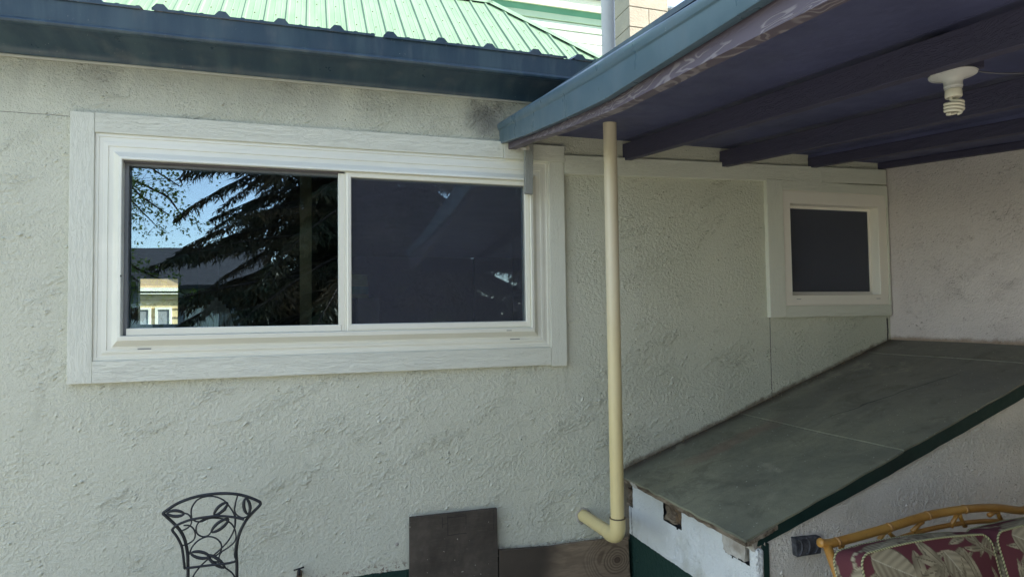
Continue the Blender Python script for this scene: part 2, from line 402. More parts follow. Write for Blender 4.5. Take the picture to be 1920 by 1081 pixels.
brown = m.mix(rg, (.27, .20, .135), (.085, .055, .036)); brown = m.mix(m.math('MULTIPLY', rg2, .35), brown, (.10, .07, .05))
core = m.mr(d, .012, .028, 1, 0); brown = m.mix(m.math('MULTIPLY', core, .7), brown, (.06, .035, .025))
gx = m.mr(m.math('ADD', X, m.math('MULTIPLY', m.math('SUBTRACT', m.noise(2.5, 4), .5), .25)), 1.02, 1.22)
c = m.mix(gx, m.mix(m.noise(5, 5), (.045, .035, .027), (.10, .078, .058)), brown)
m.base(c); m.bump(rg, .0005); M['knot'] = m.m

# sofa
m = NT('rattan_pole', rough=.35, spec=.5)
c = m.mix(m.mr(m.noise(6, 4), .3, .7), (.36, .16, .03), (.46, .24, .05))
c = m.mix(m.math('MULTIPLY', m.mr(m.noise(30, 4, .7), .55, .75), .5), c, (.16, .06, .015)); m.base(c); m.bump(m.noise(60, 2), .0006); M['rattan'] = m.m
M['rattan_pale'] = plain('rattan_binding', (.45, .24, .08), (.38, .19, .06), 20, .5)
m = NT('print_fabric', rough=.85, spec=.15)
vc = m.n('VertexColor', {'layer_name': 'print'}).outputs[0]
c = m.mix(m.math('MULTIPLY', m.noise(500, 2), .25), vc, (.03, .02, .02)); m.base(c); m.bump(m.noise(700, 2), .0006); M['fabric'] = m.m
m = NT('rope_piping', rough=.8, spec=.2); M['rope'] = m.m
m.base((.46, .43, .24)); M['rope2'] = plain('rope_dark_strand', (.12, .14, .07), (.16, .16, .08), 30, .8)
m = NT('grey_cast_bracket', rough=.65, spec=.4)
m.base(m.mix(m.mr(m.noise(30, 5, .7), .35, .7), (.035, .037, .042), (.12, .12, .13))); m.bump(m.noise(70, 5, .7), .003); M['bracket'] = m.m

# outdoors behind the camera
M['grass'] = plain('lawn_grass', (.05, .10, .02), (.09, .14, .035), 2, .9, .02, 30)
M['concrete'] = plain('patio_concrete', (.46, .43, .34), (.40, .37, .30), 2, .85, .002, 60)
M['bark'] = plain('bark', (.045, .03, .022), (.09, .065, .05), 8, .9, .01, 30)
m = NT('spruce_needles', rough=.6, spec=.2)
m.base(m.mix(m.mr(m.noise(.9, 4, .6), .3, .7), (.03, .045, .022), (.12, .075, .035))); M['needle'] = m.m
def leafmat(name, c1, c2):
    m = NT(name, rough=.5, spec=.3); c = m.mix(m.mr(m.noise(1.5, 3), .3, .7), c1, c2); m.base(c)
    tl = m.n('BsdfTranslucent', Color=c).outputs[0]
    m.t.links.new(m.n('MixShader', i0=.5, i1=m.b.outputs[0], i2=tl).outputs[0], m.out.inputs[0]); return m.m
M['maple'] = leafmat('maple_leaves', (.16, .24, .03), (.26, .32, .06))
M['shrubleaf'] = leafmat('shrub_leaves', (.10, .13, .04), (.20, .20, .09))
M['dark_shingle'] = plain('dark_shingles', (.035, .033, .036), (.06, .055, .058), 6, .9)
M['grey_siding'] = plain('grey_siding', (.28, .29, .32), (.24, .25, .28), 3, .7)
M['yellow_siding'] = plain('buff_siding', (.62, .50, .30), (.58, .47, .28), 2, .7)
M['tan_shingle'] = plain('tan_shingles', (.46, .33, .20), (.38, .27, .17), 5, .9)
M['white'] = plain('white_trim', (.78, .76, .72), (.74, .72, .68), 3, .5)
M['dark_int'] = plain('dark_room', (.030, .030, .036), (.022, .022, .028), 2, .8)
M['stud'] = plain('bare_stud', (.50, .43, .26), (.42, .35, .22), 5, .7)
M['brick_red'] = plain('red_curtain', (.16, .05, .045), (.12, .04, .035), 9, .8)
M['cardboard'] = plain('cardboard', (.50, .42, .30), (.55, .46, .34), 5, .8)
M['jar_y'] = plain('jar_yellow', (.80, .82, .35), (.75, .75, .30), 5, .5)
M['jar_g'] = plain('jar_label', (.10, .55, .35), (.08, .50, .3), 5, .5)
M['blackmat'] = plain('flat_black', (.012, .012, .014), (.02, .02, .022), 5, .6)

# ------------------------------------------------------------ ground
def ground(name, x0, x1, y0, y1, z, mat):
    o = MB().add([(x0, y0, z), (x1, y0, z), (x1, y1, z), (x0, y1, z)], [(0, 1, 2, 3)]).build(name, mat); return tag(o, kind='structure')
ground('lawn_ground', -400, 400, -400, 400, -.06, M['grass'])
o = MB().box(-9, 3.36, -8.2, -.001, -.055, 0).build('patio', M['concrete'], bevel=.01); tag(o, kind='structure')

# ------------------------------------------------------------ stucco grids
def coords(bp, step):
    out = [bp[0]]
    for a, b in zip(bp, bp[1:]):
        st = step if not isinstance(step, dict) else step.get((a, b), .008)
        n = max(1, round((b-a)/st)); out += [a+(b-a)*k/n for k in range(1, n+1)]
    return out
def grid(name, us, vs, fn, mat, parent, hole=None):
    mb = MB(); nu, nv = len(us), len(vs); off = root_off(parent)
    V = [tuple(Vector(fn(u, v))-off) for v in vs for u in us]; Fc = []
    for j in range(nv-1):
        for i in range(nu-1):
            if hole and hole((us[i]+us[i+1])/2, (vs[j]+vs[j+1])/2): continue
            a = j*nu+i; Fc.append((a, a+1, a+nu+1, a+nu))
    me = bpy.data.meshes.new(name); me.from_pydata(V, [], Fc); me.materials.append(mat)
    me.polygons.foreach_set('use_smooth', [True]*len(Fc)); me.update()
    o = bpy.data.objects.new(name, me); col.objects.link(o); o.parent = parent; return o

# ------------------------------------------------------------ the house
WX = 3.366
house = thing('stucco_house', (0, 0, 0), 'sage green stucco house with a wide sliding window and low metal eave', 'house')
us = coords([-3.2, -1.35, -.84, 1.12, 2.6, 3.31, WX+.01], .008)
vs = coords([0, .36, 1.47, 1.68, 2.26, 2.36, 2.74], .008)
grid('wall', us, vs, lambda u, v: (u, 0, v), M['stucco'], house,
     lambda u, v: (-.84 < u < 1.12 and 1.47 < v < 2.36) or (2.6 < u < 3.31 and 1.68 < v < 2.26))
# side walls, room shell
b = MB()
b.box(-3.2, -3.05, .02, 7.95, 0, 2.7).box(-3.05, 4, .02, 7.95, -.05, .03)
o = b.build('side_wall', M['dark_int'], house)
b = MB()   # back wall with the far window opening X -2.6..-2.0, z 1.5..2.25
fx0, fx1, fz0, fz1 = -2.60, -2.01, 1.50, 2.25
b.box(-3.2, fx0, 8, 8.14, 0, 2.64).box(fx1, 6, 8, 8.14, 0, 2.64).box(fx0, fx1, 8, 8.14, 0, fz0).box(fx0, fx1, 8, 8.14, fz1, 2.64)
b.build('back_wall', M['dark_int'], house)
MB().box(-3.2, 6, .03, 7.998, 2.62, 2.70).build('room_ceiling', M['dark_int'], house)
MB().box(3.9, 4.0, .03, 8, 0, 2.62).build('partition_wall', M['dark_int'], house)
MB().box(1.9, 1.96, .03, 3, 0, 2.62).build('partition_wall', M['dark_int'], house)
bw = MB().rings([(fx0-.02, fz0-.02, fx1+.02, fz1+.02, 7.99), (fx0, fz0, fx1, fz1, 7.97), (fx0+.02, fz0+.02, fx1-.02, fz1-.02, 7.97), (fx0+.02, fz0+.02, fx1-.02, fz1-.02, 8.1)]).build('back_window', M['blackmat'], house)
MB().box(fx0+.02, fx1-.02, 8.02, 8.05, 2.005, 2.035).build('glazing_bar', M['blackmat'], bw)
MB().box(fx0+.02, fx1-.02, 8.06, 8.065, fz0+.02, fz1-.02).build('pane', M['glass_dim'], bw)

# main window
win = MB().rings([(-.863, 1.447, 1.141, 2.390, .01), (-.863, 1.447, 1.141, 2.390, -.020), (-.850, 1.459, 1.128, 2.377, -.022),
                  (-.848, 1.461, 1.126, 2.375, -.018), (-.832, 1.475, 1.110, 2.357, -.019), (-.830, 1.477, 1.108, 2.355, -.023), (-.815, 1.489, 1.095, 2.338, -.024),
                  (-.813, 1.491, 1.093, 2.336, -.020), (-.798, 1.500, 1.078, 2.318, -.021), (-.794, 1.504, 1.071, 2.314, -.022),
                  (-.770, 1.528, 1.047, 2.291, -.048), (-.759, 1.545, 1.035, 2.281, -.050), (-.757, 1.547, 1.033, 2.279, -.046), (-.757, 1.547, 1.033, 2.279, .10)]).build('sliding_window', M['vinyl2'], house)
MB().box(-.951, -.8635, -.030, .006, 1.357, 2.472).build('trim_board', M['trim_v'], win, bevel=.002)
MB().box(-.863, 1.1405, -.031, .006, 1.357, 1.4465).build('trim_board', M['trim_h'], win, bevel=.002)
MB().box(-.863, .901, -.029, .006, 2.3905, 2.474).build('trim_board', M['trim_h'], win, bevel=.002)
MB().box(.9025, 1.226, -.037, .006, 2.387, 2.469).build('trim_board', M['trim_h'], win, bevel=.002)
MB().box(1.1415, 1.225, -.030, .006, 1.350, 2.3865).build('trim_board', M['trim_v'], win, bevel=.002)
# fixed/recessed left sash, darker reveal
MB().rings([(-.7565, 1.5475, .140, 2.2785, -.012), (-.742, 1.568, .128, 2.262, -.012), (-.742, 1.568, .128, 2.262, .03)]).build('sash', M['sash_grey'], win)
MB().box(-.7565, .14, -.030, -.0125, 2.2705, 2.2785).build('track', M['track'], win)
MB().box(-.741, .127, .012, .016, 1.568, 2.262).build('pane', M['glass'], win)
MB().box(-.741, .12, -.034, .011, 1.5475, 1.5775).build('sill_rail', M['vinyl'], win, bevel=.003)
MB().box(.108, .136, -.030, .03, 1.5475, 2.279).box(.136, .142, -.034, .03, 1.5475, 2.279).build('meeting_rail', M['vinyl'], win, bevel=.002)
MB().rings([(.1425, 1.5475, 1.0330, 2.2785, .0), (.1425, 1.5475, 1.0330, 2.2785, -.036), (.150, 1.556, 1.026, 2.271, -.040), (.163, 1.577, 1.010, 2.256, -.038), (.166, 1.580, 1.007, 2.254, -.030), (.166, 1.580, 1.007, 2.254, .01)]).build('sash', M['vinyl'], win)
MB().box(.160, 1.012, -.0285, -.028, 1.575, 2.258).build('screen', M['screen'], win)
MB().box(.160, 1.012, -.006, -.002, 1.575, 2.258).build('pane', M['glass'], win)
for x in (-.70, .925):
    MB().box(x, x+.05, -.0245, -.0215, 1.489, 1.493).build('weep_slot', M['sash_grey'], win)
MB().box(.90, .925, -.0515, -.049, 1.5335, 1.5365).build('weep_slot', M['sash_grey'], win)

# small window
sw = MB().rings([(2.58, 1.64, 3.352, 2.310, .01), (2.58, 1.64, 3.352, 2.310, -.026), (2.59, 1.65, 3.342, 2.300, -.028),
                 (2.632, 1.700, 3.288, 2.236, -.028), (2.634, 1.702, 3.286, 2.234, -.024), (2.636, 1.704, 3.284, 2.230, .030), (2.645, 1.722, 3.270, 2.215, .032), (2.645, 1.722, 3.270, 2.215, .07)]).build('small_window', M['vinyl_small'], house)
MB().box(2.469, 2.5795, -.035, .006, 1.574, 2.366).build('trim_board', M['trim_v'], sw, bevel=.003)
MB().box(2.58, 3.362, -.033, .006, 2.3105, 2.366).build('trim_board', M['trim_h'], sw, bevel=.002)
MB().box(2.58, 3.362, -.033, .006, 1.574, 1.6395).build('trim_board', M['trim_h'], sw, bevel=.002)
MB().box(3.3525, 3.362, -.033, .006, 1.6395, 2.3105).build('trim_board', M['trim_v'], sw, bevel=.001)
MB().box(2.645, 3.270, .045, .049, 1.722, 2.215).build('pane', M['glass_dim'], sw)
MB().box(2.645, 3.270, .036, .0365, 1.722, 2.215).build('screen', M['screen2'], sw)
MB().box(3.22, 3.27, .09, .13, 1.70, 2.24).build('inner_jamb', M['white'], sw)
for x in (2.66, 3.25):
    MB().box(x, x+.03, -.030, -.0275, 1.676, 1.679).build('weep_slot', M['sash_grey'], sw)
# ledger / frieze board along the wall under the porch roof
MB().prism([(1.2275, .004, 2.329), (WX-.004, .004, 2.377), (WX-.004, .004, 2.468), (1.2275, .004, 2.427)], (0, -.034, 0)).build('frieze_board', M['trim_h'], house, bevel=.003)

# ------------------------------------------------------------ front low roof + eave
def ribprof(x0, x1, pitch=.2265, phase=.098):
    out = []; k = math.floor((x0-phase)/pitch)
    while phase+k*pitch < x1+pitch:
        c = phase+k*pitch
        for dx, hh in ((-.030, 0), (-.013, .019), (.013, .019), (.030, 0), (.068, .0), (.073, .003), (.082, .003), (.087, 0), (.140, .0), (.145, .003), (.154, .003), (.159, 0)):
            if x0 <= c+dx <= x1: out.append((c+dx, hh))
        k += 1
    return out
tz = math.tan(R(10))
for k in range(6):
    xa = -3.4+k*.906+.05; xb = xa+.904
    pr = ribprof(xa, min(xb, 2.3)); mb = MB(); n = len(pr)
    Vv = []
    for (y, z) in ((-.243, 2.836), (-.243, 2.846), (3.0, 2.846+3.243*tz)):
        for i, (x, hh) in enumerate(pr): Vv.append((x, y, z+(hh if z > 2.84 else 0)))
    mb.add(Vv, [(r*n+i, r*n+i+1, (r+1)*n+i+1, (r+1)*n+i) for r in range(2) for i in range(n-1)])
    mb.build('roof_panel', M['eave'], house)
prof = [(-.236, 2.838), (-.232, 2.80), (-.228, 2.757), (-.234, 2.752), (-.237, 2.745), (-.233, 2.738), (-.222, 2.736), (-.212, 2.742), (-.17, 2.752), (-.11, 2.742), (-.05, 2.722), (-.028, 2.706), (-.022, 2.690), (.004, 2.688)]
b = MB(); stn = coords([-3.4, 2.3], .3); n = len(prof)
b.add([(x, y+.003*noise.noise(Vector((x*1.3, 5, 0))), z+.004*noise.noise(Vector((x*1.1, 0, i*.05)))) for x in stn for i, (y, z) in enumerate(prof)],
      [(s*n+i, (s+1)*n+i, (s+1)*n+i+1, s*n+i+1) for s in range(len(stn)-1) for i in range(n-1)])
b.build('eave_gutter', M['eave'], house, smooth=True, auto=35)
b = MB(); pts = [(x, -.013+.001*noise.noise(Vector((x*2, 0, 0))), 2.686+.002*noise.noise(Vector((x*2.3, 3, 0)))) for x in coords([-3.2, 1.1], .06)]
b.tube(pts, .007, 8).build('caulk_bead', M['caulk'], house, smooth=True)

# ------------------------------------------------------------ steep green roof behind
p0 = hit(900, 90, 1, 4.46); BETA = R(42); nrm = Vector((0, -math.sin(BETA), math.cos(BETA))); dn = Vector((0, math.cos(BETA), math.sin(BETA)))
rp = hitpl(922, 5, p0, nrm); hp = hitpl(1118, 104, p0, nrm)
tr_ = (rp-p0).dot(dn); th_ = (hp-p0).dot(dn)
slope_t = (tr_-th_)/(hp.x-rp.x)
def hipt(x): return tr_ if x <= rp.x else tr_-(x-rp.x)*slope_t
tb = -1.3; xmax = rp.x+(tr_-tb)/slope_t
back = thing('hipped_house_wing', (0, 4, 0), 'upper house section behind with a bright green ribbed metal hip roof', 'house')
ph = p0.x % .229
k0 = math.floor((-5-ph)/.229)
xx = ph+k0*.229
while xx < xmax:
    xe = xx+.229; pr = [(xx, .0), (xx+.012, .018), (xx+.034, .018), (xx+.046, 0), (xx+.10, 0), (xx+.104, .003), (xx+.112, .003), (xx+.116, 0), (xx+.17, 0), (xx+.174, .003), (xx+.182, .003), (xx+.186, 0), (xe, 0)]
    pr = [q for q in pr if q[0] < xmax-.01]
    if len(pr) > 1:
        Vv = []; n = len(pr)
        for x, hh in pr: Vv.append(Vector((x, p0.y, p0.z))+dn*tb+nrm*hh)
        for x, hh in pr: Vv.append(Vector((x, p0.y, p0.z))+dn*(hipt(x)-.015)+nrm*hh)
        MB().add(Vv, [(i, i+1, n+i+1, n+i) for i in range(n-1)]).build('roof_panel', M['roof'], back)
    xx = xe
def onroof(x, t, h=0): return Vector((x, p0.y, p0.z))+dn*t+nrm*h
b = MB()
for k in range(40):
    x = p0.x-4.6+k*.229+.115
    for t in (-.9, -.3, .3, .9, 1.5, 2.1):
        if t < hipt(x)-.1:
            c_ = onroof(x+.03, t, .001); b.box(c_.x-.006, c_.x+.006, c_.y-.006, c_.y+.006, c_.z, c_.z+.007)
tag(b.build('roof_screws', M['steel'], back), kind='stuff')
# hip cap & ridge cap
a = onroof(rp.x, tr_); bpt = onroof(xmax, tb); hd = (bpt-a).normalized(); sd_ = nrm.cross(hd).normalized()
if sd_.x > 0 or sd_.z > 0: pass
side = Vector((-1, 0, 0))-hd*Vector((-1, 0, 0)).dot(hd); side = (side-nrm*side.dot(nrm)).normalized()
b = MB(); b.hexa([a+nrm*.024, bpt+nrm*.024, bpt+nrm*.024+side*.13, a+nrm*.024+side*.13], [q+nrm*.004 for q in (a+nrm*.024, bpt+nrm*.024, bpt+nrm*.024+side*.13, a+nrm*.024+side*.13)])
b.build('hip_cap', M['roof'], back)
al = onroof(-5, tr_)
b = MB(); qd = [al+nrm*.024, a+nrm*.024, a+nrm*.024-dn*.13, al+nrm*.024-dn*.13]; b.hexa(qd, [q+nrm*.004 for q in qd]).build('ridge_cap', M['roof'], back)
# black strips added to darken the gaps under caps
MB().tube([a+nrm*.008+side*.10, bpt+nrm*.008+side*.10], .008, 4).tube([al+nrm*.008-dn*.10, a+nrm*.008-dn*.10], .008, 4).build('dark_gap_strip', M['blackmat'], back)
# far slopes & walls of that wing
ye = (p0+dn*tb); yr = onroof(0, tr_)
MB().add([onroof(xmax, tb, -.02), onroof(rp.x, tr_, -.02), (rp.x, 2*yr.y-ye.y, ye.z), (xmax, 2*yr.y-ye.y, ye.z)], [(0, 1, 2), (0, 2, 3)]).build('hip_slope', M['roof'], back)
MB().box(-5, xmax-.3, ye.y+.25, min(7.9, 2*yr.y-ye.y-.3), 2.72, ye.z-.02).build('upper_wall', M['stucco_front'], back)

# ------------------------------------------------------------ pale taller house behind
far = thing('white_sided_house', (5, 7, 0), 'pale white sided upper storey with cream fascia behind the green hip roof', 'house')
FY = 7.6
f1 = hit(1127, 27, 1, FY); f0 = hit(1127, 6, 1, FY); f2 = hit(1127, 38, 1, FY)
MB().box(2.6, 12, FY-.04, FY, f1.z, f0.z+.02).build('fascia', M['cream'], far, bevel=.01)
f3 = hit(1127, 66, 1, FY+.12); f4 = hit(1127, 50, 1, FY+.10)
MB().hexa([(2.6, FY+.004, f1.z+.01), (12, FY+.004, f1.z+.01), (12, FY+.10, f2.z+.03), (2.6, FY+.10, f2.z+.03)], [(2.6, FY+.004, f1.z+.04), (12, FY+.004, f1.z+.04), (12, FY+.10, f1.z+.04), (2.6, FY+.10, f1.z+.04)]).build('eave_underside', M['teal'], far)
MB().box(2.6, 12, FY+.085, FY+.2, f4.z, f1.z+.03).build('frieze_strip', M['teal_pale'], far, bevel=.01)
MB().box(2.6, 12, FY+.11, FY+.2, f3.z, f4.z-.002).build('frieze_strip', M['soffit_pale'], far, bevel=.01)
for k in range(9):
    z1 = f3.z-.004-k*.19
    MB().hexa([(2.7, FY+.115, z1-.19), (12, FY+.115, z1-.19), (12, FY+.3, z1-.19), (2.7, FY+.3, z1-.19)], [(2.7, FY+.135, z1), (12, FY+.135, z1), (12, FY+.3, z1), (2.7, FY+.3, z1)]).build('siding_board', M['siding'], far)
MB().box(2.75, 11.9, FY+.31, FY+4, 0, f2.z).build('wall', M['siding'], far)
MB().hexa([(2.5, FY-.12, f0.z+.03), (12.1, FY-.12, f0.z+.03), (12.1, FY+3, f0.z+.9), (2.5, FY+3, f0.z+.9)], [(2.5, FY-.12, f0.z+.07), (12.1, FY-.12, f0.z+.07), (12.1, FY+3, f0.z+.94), (2.5, FY+3, f0.z+.94)]).build('roof', M['eave'], far)

# ------------------------------------------------------------ chimney
ch = thing('block_chimney', (3.2, 2.6, 2.6), 'tan concrete block chimney catching the sun behind the porch roof', 'chimney')
MB().box(2.986, 3.41, 2.478, 2.87, 2.7, 6.3).build('core', M['mortar'], ch)
me1 = None
zb = 2.8
k = 0
while zb < 6.3:
    for part in ((2.98, 3.416),) if k % 2 else ((2.98, 3.196), (3.200, 3.416)):
        b = MB().box(part[0], part[1], 2.472, 2.878, zb+.004, zb+.2)
        b.build('block', M['block'], ch, bevel=.004)
    zb += .204; k += 1

# ------------------------------------------------------------ right wall, plus an unseen tall mass added for shade
wing = thing('right_wing', (WX, -3, 0), 'rough warm grey stucco side wall on the right, with an unseen tall mass added for shade', 'wall')
us = coords([-3.4, -1.1, 0.01], {(-3.4, -1.1): .03, (-1.1, .01): .008}); vs = coords([0, 1.3, 2.56], {(0, 1.3): .02, (1.3, 2.56): .008})
grid('wall_face', us, vs, lambda u, v: (WX, u, v), M['stucco_wing'], wing)
MB().box(WX+.012, 6.4, -4.2, -.02, 0, 7.5).build('shade_mass', M['stucco_wing'], wing)  # unseen bulk, height chosen to keep sun off the main wall
MB().box(WX-.06, 6.5, -4.3, .06, 7.502, 7.62).build('shade_mass_cap', M['dark_shingle'], wing)

# ------------------------------------------------------------ porch roof
por = thing('porch_roof', (2, -1.6, 2.4), 'dark painted timber porch roof with exposed rafters and a blue green metal edge', 'porch roof')
SL = .098
def pz(z0, y): return z0+SL*y
YE = -3.35
for x0, x1 in ((.965, 1.573), (1.573, 2.177), (2.177, 2.79), (2.79, WX-.004)):
    zz = 2.512 if x1 > 3 else 2.53
    xa, xb = x0+.002, x1-.002
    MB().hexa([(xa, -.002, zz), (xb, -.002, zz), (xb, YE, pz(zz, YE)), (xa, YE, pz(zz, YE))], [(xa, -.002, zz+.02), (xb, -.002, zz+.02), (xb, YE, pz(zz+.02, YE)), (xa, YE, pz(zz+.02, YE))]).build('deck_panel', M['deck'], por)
for x, zz in ((1.573, 2.422), (2.177, 2.422), (2.79, 2.452), (3.318, 2.475)):
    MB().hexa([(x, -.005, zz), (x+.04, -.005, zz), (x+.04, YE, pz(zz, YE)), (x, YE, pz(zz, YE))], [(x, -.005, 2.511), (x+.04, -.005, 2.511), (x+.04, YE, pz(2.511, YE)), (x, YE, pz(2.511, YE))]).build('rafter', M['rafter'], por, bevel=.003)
# blocking with old plaster lumps between rafters at the wall
# fascia timber
bb = [(0, 2.438), (-.323, 2.398), (-.71, 2.333), (-1.172, 2.273), (-1.623, 2.238), (-2.075, 2.199), (-3.35, 2.07)]
b = MB(); V_ = []
for y, z in bb: V_ += [(.925, y-.001, z), (.963, y-.001, z), (.963, y-.001, z+.125), (.925, y-.001, z+.125)]
Fs = [(0, 1, 2, 3)] + [(i*4+k, i*4+(k+1) % 4, (i+1)*4+(k+1) % 4, (i+1)*4+k) for i in range(len(bb)-1) for k in range(4)]
b.add(V_, Fs+[tuple(len(V_)-4+k for k in range(4))]).build('fascia_timber', M['worn'], por)
# metal gutter edge
def gz(y): return 2.571+.1178*y
def gb(y):
    pts = [(0, 2.468), (-.4, 2.402), (-.815, 2.345), (-1.182, 2.300), (-1.93, 2.264), (-3.35, 2.19)]
    for (a0, z0), (a1, z1) in zip(pts, pts[1:]):
        if a1 <= y <= a0: return z0+(z1-z0)*(y-a0)/(a1-a0)
    return pts[-1][1]
gp = [(.035, .02), (.012, -.01), (-.002, .02), (-.010, .10), (-.011, .20), (-.006, .34), (-.001, .38), (0, .42), (0, .95), (.002, 1), (.014, 1.0), (.033, .97)]
ys = [0.004] + [-.1*k for k in range(1, 34)]
b = MB(); n = len(gp)
for y in ys:
    T, B_ = gz(y)+.003, gb(min(y, 0)); T = max(T, B_+.07)
    wob = .002*noise.noise(Vector((y*2, 0, 0)))
    b.v += [(.888+dx*1.0+wob, y, T+(B_-T)*f) for dx, f in gp]
b.f = [(s*n+i, (s+1)*n+i, (s+1)*n+i+1, s*n+i+1) for s in range(len(ys)-1) for i in range(n-1)]+[tuple(range(n))]
b.build('gutter_edge', M['gutter'], por, smooth=True, auto=30)
# roof covering
MB().hexa([(.90, 0, 2.552), (WX-.004, 0, 2.56), (WX-.004, YE, pz(2.556, YE)), (.90, YE, pz(2.552, YE))], [(.90, 0, 2.568), (WX-.004, 0, 2.58), (WX-.004, YE, pz(2.57, YE)), (.90, YE, pz(2.568, YE))]).build('roof_covering', M['eave'], por)
# hanging slat
a0 = hit(984, 240, 1, -.075); 
MB().hexa([(.994, -.085, 2.208), (1.034, -.085, 2.205), (1.036, -.060, 2.205), (.996, -.060, 2.208)], [(.997, -.085, 2.50), (1.043, -.085, 2.50), (1.043, -.060, 2.50), (.999, -.060, 2.50)]).build('hanging_slat', M['weathered'], por, bevel=.002)
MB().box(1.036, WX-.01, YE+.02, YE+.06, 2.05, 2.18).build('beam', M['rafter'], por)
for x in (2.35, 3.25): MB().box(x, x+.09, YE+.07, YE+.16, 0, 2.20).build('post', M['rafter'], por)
MB().tube([(.972, -.10, 2.427), (.985, -.16, 2.412)], .010, 10).build('bolt_end', M['oldwood_pale'], por)

# ------------------------------------------------------------ pipes
pipe = thing('drain_pipe', (1.31, -.39, .6), 'cream plastic drain pipe standing before the wall with an elbow at its foot', 'pipe')
px_, py_ = 1.308, -.39
MB().tube([(px_, py_, .685), (px_, py_, 2.50)], .031, 24).build('pipe', M['pipe'], pipe, smooth=True, auto=40)
el = [(px_, py_, .69)]+[(px_, py_+.062-.062*math.cos(t), .640-.045*math.sin(t)) for t in [k*math.pi/2/8 for k in range(0, 9)]]
MB().tube(smoothpath([(px_, py_, .690), (px_, py_, .655), (px_, py_+.006, .628), (px_, py_+.024, .608), (px_, py_+.055, .598), (px_, py_+.085, .596)], 3), .0355, 24).build('elbow', M['pipe'], pipe, smooth=True, auto=40)
MB().tube([(px_, py_, .692), (px_, py_, .688)], .0362, 24).build('joint_ring', M['steel'], pipe, smooth=True, auto=40)
MB().tube([(px_, py_+.06, .597), (px_, .03, .585)], .0305, 24).build('stub_pipe', M['pipe'], pipe, smooth=True, auto=40)
pts = [(px_+math.cos(a)*(.036+.004*math.sin(a*5)), -.004, .585+math.sin(a)*(.037+.004*math.cos(a*7))) for a in [k*math.pi/12 for k in range(24)]]
MB().tube(pts, .007, 6, closed=True).build('sealant_collar', M['oldwood_pale'], pipe, smooth=True)
vp = thing('vent_pipe', (1.31, -.39, 2.5), 'pale grey vent pipe rising above the porch roof beside the chimney', 'pipe')
MB().tube([(px_+.002, py_, 2.512), (px_+.002, py_, 3.6)], .0315, 24).build('pipe', M['pipe_grey'], vp, smooth=True, auto=40)
MB().lathe(px_, py_, [(.075, 2.548), (.06, 2.556), (.036, 2.60), (.034, 2.602)]).build('flashing', M['eave'], vp, smooth=True, auto=40)

# ------------------------------------------------------------ light fitting
LX, LY, LZ = 1.675, -1.74, 2.262
lt = thing('ceiling_lamp', (LX, LY, LZ), 'white lampholder with an unlit spiral bulb hanging from the porch ceiling', 'lamp')
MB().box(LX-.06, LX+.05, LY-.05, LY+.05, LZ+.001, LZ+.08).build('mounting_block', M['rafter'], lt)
MB().lathe(LX, LY, [(.02, LZ), (.053, LZ-.001), (.0575, LZ-.005), (.056, LZ-.009), (.045, LZ-.012), (.028, LZ-.018), (.023, LZ-.024), (.0215, LZ-.034), (.0225, LZ-.036), (.0225, LZ-.040), (.021, LZ-.042), (.021, LZ-.046), (.015, LZ-.046)], 32).build('base', M['porcelain'], lt, smooth=True, auto=35)
MB().lathe(LX, LY, [(.012, LZ-.0462), (.0185, LZ-.047), (.020, LZ-.052), (.0205, LZ-.066), (.019, LZ-.069), (.010, LZ-.069)], 28).build('ballast', M['cfl'], lt, smooth=True, auto=35)
b = MB()
def hel(ph0):
    pts = [(LX+.008*math.cos(ph0), LY+.008*math.sin(ph0), LZ-.066), (LX+.010*math.cos(ph0), LY+.010*math.sin(ph0), LZ-.075)]
    N = 44
    for i in range(N+1):
        t = i/N; a = ph0+.5+t*2*math.pi*1.9; r = .0205*min(1, .55+t*4)*(1 if t < .7 else math.sqrt(max(0, 1-((t-.7)/.3)**2*.8)))
        pts.append((LX+r*math.cos(a), LY+r*math.sin(a), LZ-.080-.034*t))
    return pts
b.tube(hel(0), .0043, 8); b.tube(hel(math.pi), .0043, 8)
b.build('spiral_tube', M['cfl'], lt, smooth=True)
for dx in (-.03, .03): MB().lathe(LX+dx, LY-.005, [(.001, LZ-.0135), (.004, LZ-.0130), (.0045, LZ-.009)], 10).build('screw', M['steel'], lt, smooth=True)
pts = [hit(1828, 133, 2, 2.272), hit(1850, 136, 2, 2.266), hit(1880, 138, 2, 2.262), hit(1925, 137, 2, 2.262), hit(1990, 134, 2, 2.262)]
cb = MB().tube(smoothpath(pts, 4), .0022, 6).build('cord', M['cord'], smooth=True); tag(cb, 'thin pale cord running from the spiral lamp along the dark ceiling', 'cord')

